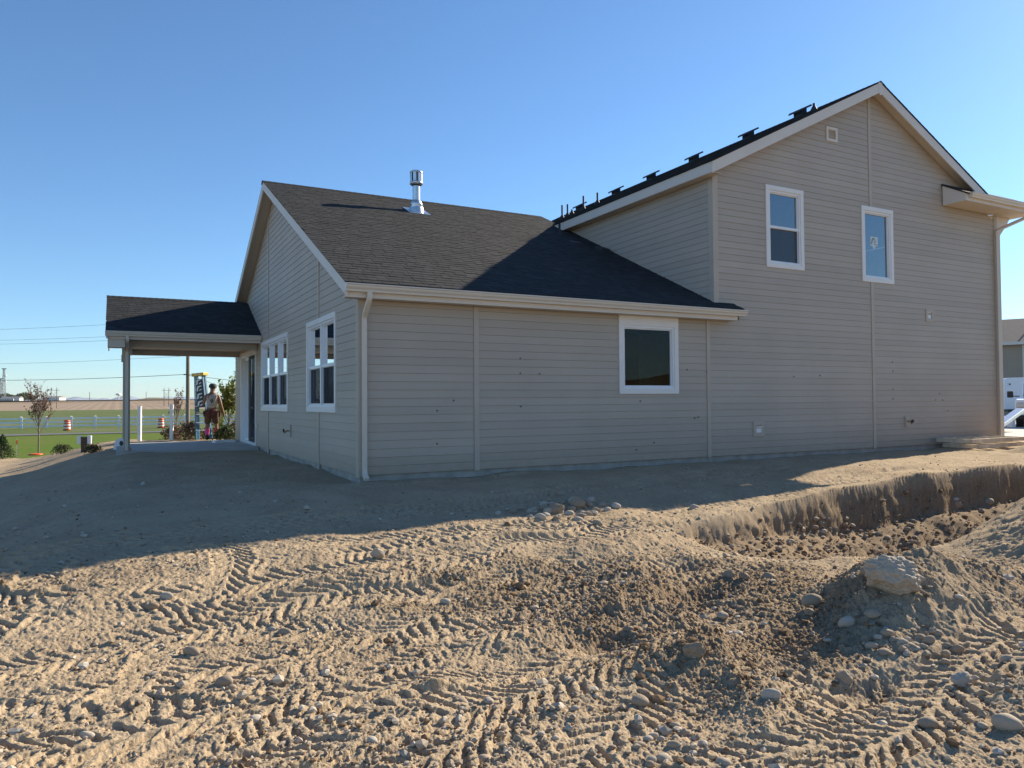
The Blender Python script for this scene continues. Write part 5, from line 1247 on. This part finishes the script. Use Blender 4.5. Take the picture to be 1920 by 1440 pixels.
# three rail fence
f0 = np.array(pd(-60, 70.5)); f1 = np.array(pd(460, 84)); nf = 13
fence = empty('rail_fence', (0, 0, 0), 0, 'white vinyl three rail fence along the path', 'fence')
P = [f0+(f1-f0)*i/(nf-1) for i in range(nf)]
for i, p in enumerate(P):
    z = zs(*p)+.05; mb = MB(); mb.box(p[0]-.09, p[0]+.09, p[1]-.09, p[1]+.09, z-.2, z+1.18)
    o = mb.build('post', MAT['vinyl'], fence); mb = MB()
    mb.hexa([(p[0]-.12, p[1]-.12, z+1.181), (p[0]+.12, p[1]-.12, z+1.181), (p[0]+.12, p[1]+.12, z+1.181), (p[0]-.12, p[1]+.12, z+1.181), (p[0]-.02, p[1]-.02, z+1.27), (p[0]+.02, p[1]-.02, z+1.27), (p[0]+.02, p[1]+.02, z+1.27), (p[0]-.02, p[1]+.02, z+1.27)]); mb.build('post_cap', MAT['vinyl'], o)
for a, b in zip(P[:-1], P[1:]):
    d = (b-a)/np.linalg.norm(b-a); nrm = np.array([-d[1], d[0]])*.022; a2, b2 = a+d*.075, b-d*.075; za, zb = zs(*a)+.05, zs(*b)+.05
    for h in (.28, .65, 1.02):
        mb = MB(); q = [a2-nrm, b2-nrm, b2+nrm, a2+nrm]; zz = [za, zb, zb, za]
        mb.hexa([(q[k][0], q[k][1], zz[k]+h-.09) for k in range(4)]+[(q[k][0], q[k][1], zz[k]+h+.09) for k in range(4)]); mb.build('rail', MAT['vinyl'], fence)
MAT['orange'] = simple('orange_plastic', (0.68, 0.10, 0.02), .45, .06)
MAT['reflect'] = simple('white_band', (0.75, 0.75, 0.72), .4, .04)
MAT['rubber'] = simple('black_rubber', (0.02, 0.02, 0.02), .8, .1)
def barrel(u, D, label):
    x, y = pd(u, D); r = empty('traffic_barrel', (x, y, zs(x, y)), 0, label, 'traffic barrel', 'orange traffic barrels on the path')
    H = .98; prev = None
    bands = [(0.06, .20, .31, .305, 'orange'), (.20, .33, .30, .295, 'reflect'), (.33, .47, .295, .29, 'orange'), (.47, .60, .28, .275, 'reflect'), (.60, .74, .275, .27, 'orange'), (.74, .80, .262, .26, 'reflect'), (.80, .95, .26, .25, 'orange')]
    for z0, z1, r0, r1, m in bands:
        mb = MB(); mb.lathe([(r0-.01, z0), (r0, z0+.01), (r1, z1-.01), (r1-.01, z1)], n=20); mb.build('band', MAT[m], r)
    mb = MB(); mb.lathe([(.25, .95), (.23, .98), (0, .985)], n=20); mb.build('lid', MAT['orange'], r)
    mb = MB(); mb.lathe([(.36, 0), (.36, .05), (.31, .065), (.30, .06)], n=20); mb.build('base', MAT['rubber'], r)
    mb = MB(); mb.tube([(-.07, 0, .98), (-.07, 0, 1.06), (.07, 0, 1.06), (.07, 0, .98)], .015, 6); mb.build('handle', MAT['orange'], r)
barrel(126, 68, 'orange and white traffic barrel on the path left of the patio'); barrel(302, 74, 'orange and white traffic barrel on the path seen through the patio')
# white posts behind the patio
for u, D, h, lab in ((262, 24.3, 1.12, 'short white post nearer the patio column'), (322, 24.6, 1.18, 'short white post nearer the person')):
    x, y = pd(u, D); z = gz(x, y); r = empty('white_post', (x, y, z), -.4, lab, 'post', 'white posts behind the patio')
    mb = MB(); mb.box(-.05, .05, -.05, .05, -.1, h); mb.build('shaft', MAT['vinyl'], r, bevel=.004); mb = MB(); mb.box(-.056, .056, -.056, .056, h+.001, h+.02); mb.build('cap', MAT['vinyl'], r)
# survey stake
x, y, z = hit(31, 858); r = empty('survey_stake', (x, y, z), .3, 'thin wooden survey stake standing in the lawn edge', 'stake')
mb = MB(); mb.box(-.022, .022, -.008, .008, -.2, .72); mb.build('lath', MAT['wood'], r); mb = MB(); mb.hexa([(-.028, -.011, .58), (.032, -.011, .50), (.032, .011, .50), (-.028, .011, .58), (-.028, -.011, .68), (.028, -.011, .68), (.028, .011, .68), (-.028, .011, .68)]); mb.build('ribbon', MAT['orange'], r)
x, y, z = hit(67, 853); mb = MB(); mb.lathe([(.10, 0), (.26, .01), (.27, .04), (.20, .07), (.10, .05)], (0, 0, 0), 18); o = mb.build('valve_cover', MAT['orange'], None); o.location = (x, y, z-.0); tag(o, 'flat orange ring lying at the lawn edge below the plum tree', 'ring')
# meter post
x, y, z = hit(159, 847)
r = empty('utility_pedestal', (x, y, z), -.3, 'brown wooden post with two white boxes at the lawn edge', 'meter post'); r.scale = (1.25,)*3
mb = MB(); mb.box(-.065, .065, -.065, .065, -.2, .36); mb.build('post', simple('weathered_post', (.12, .075, .05), .9, .2), r)
for x0, x1 in ((-.155, -.068), (.068, .155)): mb = MB(); mb.box(x0, x1, -.06, .05, .19, .39); mb.build('meter_box', MAT['vinyl'], r, bevel=.01)
mb = MB(); mb.tube([(.10, 0, .19), (.10, 0, -.1)], .02, 8); mb.build('conduit', MAT['galv'], r)
# small white sign and pink flag by the patio column
x, y, z = hit(226, 843); r = empty('folding_sign', (x, y, z), -.3, 'small rounded white sign leaning beside the patio column', 'sign')
mb = MB(); mb.prism([(.17*math.cos(t)*.9, 0, .16+.15*math.sin(t)) for t in np.linspace(0, math.pi, 12)]+[(-.19, 0, 0), (.17, 0, 0)], (0, .02, 0)); mb.build('board', MAT['vinyl'], r)
mb = MB(); mb.prism([(.05*math.cos(t)+.02, -.004, .17+.07*math.sin(t)) for t in np.linspace(0, 6.0, 12)], (0, .003, 0)); mb.build('ring_print', MAT['ink'], r)
mb = MB(); mb.box(-.1, .12, -.004, -.001, .03, .06); mb.build('line_print', MAT['ink'], r)
x, y, z = hit(214, 843); r = empty('marker_flag', (x, y, z), -.3, 'tiny pink marker flag on a wire at the lawn edge', 'flag')
mb = MB(); mb.tube([(0, 0, -.05), (0, 0, .17)], .004, 5); mb.build('wire', MAT['galv'], r); mb = MB(); mb.hexa([(0, -.004, .08), (.10, -.01, .07), (.10, 0, .07), (0, .004, .08), (0, -.004, .17), (.09, -.008, .15), (.09, .002, .15), (0, .004, .17)]); mb.build('flag', MAT['pink'], r)
# scrap board on the slab
r = MB(); r.box(-.6, .0, -.11, .11, 0, .07); o = r.build('scrap_board', MAT['vinyl'], None, bevel=.006); q = onY(465, 832, 12.0); o.location = (-.25, 12.0, -.019); o.rotation_euler = (0, 0, .35); tag(o, 'white board lying on the patio slab by the door', 'board')
# utility pole and wires
x, y = pd(352, 64); z = zs(x, y)
pole = empty('utility_pole', (x, y, z), 0, 'wooden utility pole rising behind the patio roof', 'utility pole')
MAT['polewood'] = simple('pole_wood', (0.22, 0.17, 0.13), .9, .15, 2)
mb = MB(); mb.tube([(0, 0, -.5), (0, 0, 5), (0, 0, 9.9)], [.17, .15, .12], 12); mb.build('shaft', MAT['polewood'], pole)
mb = MB(); mb.box(-1.2, 1.2, .13, .24, 9.3, 9.42); mb.build('crossarm', MAT['polewood'], pole)
mb = MB(); mb.tube([(-.35, -.15, 4.85), (-.16, -.15, 4.88)], .05, 8); mb.build('cable_clamp', MAT['black_metal'], pole)
def wire(name, a, b, sag, r, label, grp=None):
    a, b = Vector(a), Vector(b); n = 14; pts = [a.lerp(b, t/n)+Vector((0, 0, -sag*4*(t/n)*(1-t/n))) for t in range(n+1)]
    mb = MB(); mb.tube(pts, r, 5); o = mb.build(name, MAT['black_metal'], None); tag(o, label, 'wire', grp)
pt = Vector((x, y, z))
for (dx, zc, vl, lab) in ((-1.1, 9.55, 606, 'uppermost of the thin power lines crossing the sky at left'), (-.3, 8.55, 624, 'second thin power line from the top in the sky at left'), (.3, 8.2, 631, 'third thin power line from the top in the sky at left'), (0, 6.5, 668, 'fourth thin power line from the top, just above the thick cable')):
    e = at(-300, vl+13, 84); wire('power_line', pt+Vector((dx if abs(dx) > .5 else 0, .1, zc)), e, .4, .011, lab, 'power lines at left')
wire('cable', pt+Vector((-.3, -.15, 4.87)), at(-300, 705, 84), .5, .022, 'thick cable running left from the pole below the power lines')
wire('cable', pt+Vector((.12, -.1, 4.87)), at(620, 712, 66), .45, .018, 'cable running right from the pole towards the house')
wire('guy_wire', pt+Vector((.12, -.1, 4.8)), at(505, 757, 60), .0, .016, 'guy wire slanting down to the right of the pole')
wire('guy_wire', at(392, 640, 72), at(505, 713, 62), .0, .011, 'short slanting wire just under the patio beam')

# ================================================================ FAR THINGS
def placed(u, D): x, y = pd(u, D); return x, y, zs(x, y)
MAT['farwhite'] = simple('farm_white', (0.72, 0.70, 0.66), .7, .05)
MAT['farroof'] = simple('farm_roof', (0.28, 0.27, 0.26), .7, .1)
MAT['steel'] = simple('tower_steel', (0.25, 0.26, 0.28), .5, .1)
def h_frame(u, D, H, label):
    x, y, z = placed(u, D); r = empty('power_pole', (x, y, z), -YAW*0, label, 'power pole', 'twin legged power poles in the fields')
    for sx in (-1, 1): mb = MB(); mb.tube([(sx*1.8, 0, -1), (sx*1.8, 0, H)], [.30, .24], 6); mb.build('leg', MAT['polewood'], r)
    mb = MB(); mb.box(-3.6, 3.6, -.15, .15, H*.86, H*.86+.3); mb.build('crossarm', MAT['polewood'], r)
    mb = MB(); mb.tube([(-1.8, 0, H*.80), (1.8, 0, H*.5)], .10, 5); mb.build('brace', MAT['polewood'], r); mb = MB(); mb.tube([(1.8, .2, H*.80), (-1.8, .2, H*.5)], .10, 5); mb.build('brace', MAT['polewood'], r)
h_frame(101, 560, 15.5, 'twin legged wooden power pole in the field left of the patio'); h_frame(312, 620, 15.5, 'twin legged wooden power pole in the field seen through the patio')
for u, D, H, lab in ((168, 900, 12, 'thin single pole on the horizon left of the patio column'), (274, 1000, 12, 'thin single pole on the horizon through the patio')):
    x, y, z = placed(u, D); mb = MB(); mb.tube([(0, 0, -1), (0, 0, H)], .35, 6); o = mb.build('single_pole', MAT['polewood'], None); o.location = (x, y, z); tag(o, lab, 'pole')
def lattice(u, D, H, w, label):
    x, y, z = placed(u, D); r = empty('radio_tower', (x, y, z), .2, label, 'radio tower', 'radio towers on the horizon')
    legs = [(w*math.cos(a), w*math.sin(a)) for a in (.5, 2.6, 4.7)]
    for lx, ly in legs: mb = MB(); mb.tube([(lx, ly, -2), (lx*.35, ly*.35, H)], [.55, .4], 5); mb.build('leg', MAT['steel'], r)
    mb = MB(); n = 12
    for k in range(n):
        z0, z1 = H*k/n, H*(k+1)/n; s0, s1 = 1-.65*k/n, 1-.65*(k+1)/n
        for i in range(3): a, b = legs[i], legs[(i+1) % 3]; mb.tube([(a[0]*s0, a[1]*s0, z0), (b[0]*s1, b[1]*s1, z1)], .22, 4)
    o = mb.build('lattice_bracing', MAT['steel'], r); o['kind'] = 'stuff'
    for hz in (.62, .80): mb = MB(); mb.lathe([(0, -1.2), (1.4, -1.0), (1.4, 1.0), (0, 1.2)], (2.0, 0, H*hz), 10); mb.build('dish', MAT['farwhite'], r)
    mb = MB(); mb.box(-3, 3, -.6, .6, H, H+1.5); mb.build('antenna', MAT['steel'], r)
lattice(7, 1150, 50, 3.2, 'taller lattice radio tower on the horizon at the left edge'); lattice(1, 1250, 38, 3.0, 'shorter lattice radio tower cut by the left edge')
x, y, z = placed(222, 1180); r = empty('water_tower', (x, y, z), 0, 'small white water tower on the horizon beside the patio column', 'water tower')
mb = MB(); mb.tube([(0, 0, -2), (0, 0, 8)], .8, 8); mb.build('stem', MAT['farwhite'], r); mb = MB(); mb.lathe([(0, 8), (4, 8.8), (4.2, 10), (3, 11.5), (0, 12)], n=16); mb.build('tank', MAT['farwhite'], r)
def farm(u0, u1, D, h, rh, label, depth=12, name='farm_building', yaw=0, win=0):
    x0, y0 = pd(u0, D); x1, y1 = pd(u1, D); L = math.hypot(x1-x0, y1-y0); a = math.atan2(y1-y0, x1-x0); z = zs((x0+x1)/2, (y0+y1)/2)
    r = empty(name, ((x0+x1)/2, (y0+y1)/2, z), a+yaw, label, 'farm building')
    mb = MB(); mb.box(-L/2, L/2, 0, depth, -2, h); mb.build('wall', MAT['farwhite'], r)
    mb = MB(); mb.prism([(-L/2-.5, -.8, h), (-L/2-.5, depth+.8, h), (-L/2-.5, depth/2, h+rh)], (L+1, 0, 0)); mb.build('roof', MAT['farroof'], r)
    for k in range(win): mb = MB(); c = -L/2+L*(k+.5)/win; mb.box(c-.9, c+.9, -.1, -.02, 1.2, 2.8); mb.build('window', MAT['dark'], r)
farm(0, 25, 1120, 4.2, 3.0, 'long white farmhouse at the left edge of the horizon', win=6); farm(26, 36, 1080, 4.5, 2.6, 'small white shed right of the farmhouse', 9)
farm(82, 111, 1080, 5.0, 2.2, 'long white barn behind the plum tree', 16)
def far_tree(u, D, w, h, label):
    x, y, z = placed(u, D); r = empty('far_tree', (x, y, z), 0, label, 'tree', 'trees round the far farm')
    mb = MB(); mb.tube([(0, 0, -1), (0, 0, h*.5)], [.7, .4], 6); mb.build('trunk', MAT['bark'], r)
    n = 500; c = RNG.normal(size=(n, 3)); c /= np.linalg.norm(c, axis=1)[:, None]; c *= RNG.uniform(.45, 1.05, (n, 1)); c *= np.array([w/2, w/2, h*.42]); c[:, 2] += h*.56
    leaves('crown', c, h*.12, 'leaf_far', r)
for i, (u, w, h) in enumerate(((-4, 14, 12), (4, 14, 13), (11, 15, 14), (19, 13, 11), (24, 13, 11), (33, 13, 11), (39, 14, 13), (46, 16, 15), (53, 14, 14), (60, 12, 10))):
    far_tree(u, 1180+20*(i % 3), w, h, 'dark tree in the row behind the white farmhouse on the horizon')
# brown knoll through the patio
def low_rise(u0, u1, D, h, label):
    x, y, z = placed((u0+u1)/2, D); w = (u1-u0)/FPX*D*1.1
    mb = []; n = 40; m = 10
    V = []
    for j in range(m):
        for i in range(n):
            a = -1+2*i/(n-1); b = j/(m-1); V.append((a*w/2, b*w*.25, 0))
    V = np.array(V); hh = h*np.exp(-(V[:, 0]/(w*.27))**2)*np.sin(np.pi*np.clip(V[:, 1]/(w*.25), 0, 1)*.5+.0)*(1+.35*perlin(V[:, 0]*.02, V[:, 1]*.02+3)); V[:, 2] = hh-1
    i = np.arange((m-1)*n).reshape(m-1, n)[:, :-1]; q = np.stack([i, i+1, i+n+1, i+n], -1).reshape(-1, 4)
    o = inst('hill', np_mesh('hill', V, quads=q, mat=MAT['plain'])); o.location = (x, y, z); o.rotation_euler = (0, 0, -YAW*.0+.3); o['kind'] = 'structure'
low_rise(225, 400, 1500, 8, '')

# ================================================================ RIGHT BACKGROUND
MAT['nbwall'] = simple('neighbour_siding', (0.36, 0.29, 0.215), .8, .06, 1)
MAT['nbroof'] = simple('neighbour_shingle', (0.14, 0.13, 0.12), .9, .2, 8)
MAT['carwhite'] = simple('white_car_paint', (0.78, 0.78, 0.78), .25, .02)
MAT['tyre'] = simple('tyre', (0.02, 0.02, 0.02), .85, .1)
MAT['bodyblue'] = simple('trailer_skin', (0.62, 0.68, 0.76), .3, .04)
MAT['lens'] = simple('headlight_lens', (0.5, 0.52, 0.5), .1, .05)
q = at(1990, 757, 55); z = zs(q[0], q[1]); az = math.atan2(q[0]-CAM[0], q[1]-CAM[1])
nb = empty('neighbour_house', (q[0], q[1], z), -az, 'tan neighbouring house with a grey roof beyond the right corner', 'house')
W = 8.5; he = 5.35
mb = MB(); mb.box(-W, W, 0, 10, -.5, he); mb.build('wall', MAT['nbwall'], nb)
mb = MB(); mb.prism([(-W-.4, -.5, he+.05), (-W-.4, 10.5, he+.05), (-W-.4, 5, he+2.35)], (2*W+.8, 0, 0)); mb.build('roof', MAT['nbroof'], nb)
mb = MB(); mb.box(-W-.4, W+.4, -.56, -.5, he-.1, he+.12); mb.build('fascia', MAT['trim'], nb)
mb = MB(); mb.prism([(-2.6, .4, he+.2), (-1.0, .4, he+.2), (-.7, 3.0, he+1.6), (-2.0, 3.2, he+1.6)], (0, -.05, .06)); mb.build('roof_vent', MAT['nbroof'], nb)
mb = MB(); mb.tube([(-1.9, 2.5, he+1.2), (-1.9, 2.5, he+2.0)], .06, 8); mb.build('vent_pipe', MAT['black_metal'], nb)
mb = MB(); mb.box(-2.3, -2.2, -.06, 0, 0, he-.1); mb.build('downspout', MAT['trim'], nb)
# enclosed trailer
q = at(1905, 757, 43); z = zs(q[0], q[1]); az = math.atan2(q[0]-CAM[0], q[1]-CAM[1])
tr = empty('cargo_trailer', (q[0]+.1, q[1], z), -az+.25, 'white enclosed cargo trailer parked in front of the tan house', 'trailer')
mb = MB(); n = 6; prof = [(-.60, .55), (-.60, 2.15)]+[(-.60+.28*(1-math.cos(t)), 2.15+.25*math.sin(t)) for t in np.linspace(.3, math.pi/2, 4)]+[(1.5, 2.42), (1.5, .55)]
mb.prism([(x_, 0, z_) for x_, z_ in prof], (0, 4.2, 0)); body = mb.build('body', MAT['bodyblue'], tr, bevel=.03)
mb = MB(); mb.box(-.60, 1.5, -.03, -.002, .95, .97); mb.build('trim_strip', MAT['galv'], tr); mb = MB(); mb.box(.62, .635, -.02, -.002, .58, 2.35); mb.build('door_seam', MAT['dark'], tr)
mb = MB(); mb.box(1.0, 1.22, -.02, -.002, 1.75, 1.95); mb.build('latch_plate', MAT['galv'], tr); mb = MB(); mb.box(-.38, -.30, -.03, -.002, 1.98, 2.06); mb.build('marker_lamp', MAT['dark'], tr)
for yy in (1.9, 2.7):
    for xx in (-.7, 1.45): mb = MB(); mb.tube([(xx, yy, .34), (xx+.18, yy, .34)], .34, 18, smooth=False); mb.build('wheel', MAT['tyre'], tr)
mb = MB(); mb.box(-.5, 1.4, -.1, 4.1, .40, .548); mb.build('chassis', MAT['black_metal'], tr)
# pickup, front facing the camera, mostly beyond the right edge
q = at(1959, 757, 29.5); z = zs(q[0], q[1]); az = math.atan2(q[0]-CAM[0], q[1]-CAM[1])
tk = empty('pickup_truck', (q[0], q[1], z), -az, 'white pickup truck facing the camera, cut off by the right edge', 'pickup truck')
def P(nm, mat, *b, bev=.03, par=None): mb = MB(); mb.box(*b); return mb.build(nm, MAT[mat], par or tk, bevel=bev)
mb = MB(); mb.prism([(-.98, 0, .55), (-.98, .05, 1.12), (-.96, 1.3, 1.22), (-.96, 5.4, 1.22), (-.96, 5.4, .55)], (1.96, 0, 0)); mb.build('body', MAT['carwhite'], tk, bevel=.05)
mb = MB(); mb.prism([(-.76, 1.3, 1.22), (-.76, 2.0, 1.86), (-.76, 3.3, 1.90), (-.76, 3.5, 1.22)], (1.52, 0, 0)); mb.build('cab', MAT['carwhite'], tk, bevel=.06)
mb = MB(); mb.hexa([(-.72, 1.36, 1.28), (.72, 1.36, 1.28), (.72, 1.40, 1.28), (-.72, 1.40, 1.28), (-.66, 1.90, 1.80), (.66, 1.90, 1.80), (.66, 1.94, 1.80), (-.66, 1.94, 1.80)]); mb.build('windscreen', MAT['dark'], tk)
P('grille', 'dark', -.62, .62, -.03, .02, .78, 1.05); P('bumper', 'galv', -.99, .99, -.14, -.02, .50, .68); P('lower_valance', 'black_metal', -.95, .95, -.05, .1, .34, .52)
for s in (-1, 1):
    P('headlight', 'lens', min(s*.66, s*.95), max(s*.66, s*.95), -.035, .02, .82, 1.02); P('turn_lamp', 'orange', min(s*.66, s*.95), max(s*.66, s*.95), -.03, .015, .74, .805)
    m_ = P('mirror', 'black_metal', min(s*1.08, s*1.30), max(s*1.08, s*1.30), 1.55, 1.66, 1.22, 1.50); P('mirror_arm', 'black_metal', min(s*.86, s*1.09), max(s*.86, s*1.09), 1.58, 1.62, 1.26, 1.30, bev=.01)
    for yy in (.85, 4.3): mb = MB(); mb.tube([(s*.72, yy, .40), (s*.98, yy, .40)], .40, 20, smooth=False); w_ = mb.build('wheel', MAT['tyre'], tk); mb = MB(); mb.tube([(s*.975, yy, .40), (s*.99, yy, .40)], .22, 14, smooth=False); mb.build('rim', MAT['galv'], w_)
# loading ramp board and bucket
a = Vector(at(1915, 770, 27.0)); b = Vector(at(1872, 801, 26.0)); dd = (b-a).normalized(); gb = zs(b.x, b.y); t = (b.z-gb-.02)/max(.05, -dd.z); b = b+dd*max(0, t)
sd_ = dd.cross(Vector((0, 0, 1))).normalized(); up = sd_.cross(dd).normalized()
mb = MB(); mb.hexa([a-sd_*.15-up*.02, a+sd_*.15-up*.02, b+sd_*.15-up*.02, b-sd_*.15-up*.02, a-sd_*.15+up*.10, a+sd_*.15+up*.10, b+sd_*.15+up*.10, b-sd_*.15+up*.10]); o = mb.build('loading_ramp', MAT['galv'], None, bevel=.01); tag(o, 'grey metal ramp slanting down between the truck and the house corner', 'ramp')
q = at(1895, 757, 30); z = zs(q[0], q[1]); mb = MB(); mb.box(-.11, .11, -.11, .11, 0, .36); o = mb.build('carton', MAT['vinyl'], None, bevel=.01); o.location = (q[0], q[1], z); tag(o, 'white carton standing on the driveway under the ramp', 'carton')

# ---------------------------------------------------------------- air
mb = MB(); mb.box(-21000, 21000, -21000, 21000, -5.5, 420)
hz = mb.build('haze', None, None); hz['kind'] = 'stuff'; hz['label'] = 'thin blue air over the plain that pales the far mountains'; hz['category'] = 'haze'
hm = bpy.data.materials.new('haze'); hm.use_nodes = True; ht = hm.node_tree; ht.nodes.remove(ht.nodes['Principled BSDF'])
pv = ht.nodes.new('ShaderNodeVolumePrincipled'); pv.inputs['Density'].default_value = 2.2e-5; pv.inputs['Color'].default_value = (0.86, 0.92, 1.0, 1); pv.inputs['Anisotropy'].default_value = 0.0
ht.links.new(pv.outputs[0], ht.nodes['Material Output'].inputs['Volume']); hz.data.materials.append(hm)

print('triangles', sum((len(o.data.loops)-2*len(o.data.polygons)) for o in scene.objects if o.type == 'MESH'))
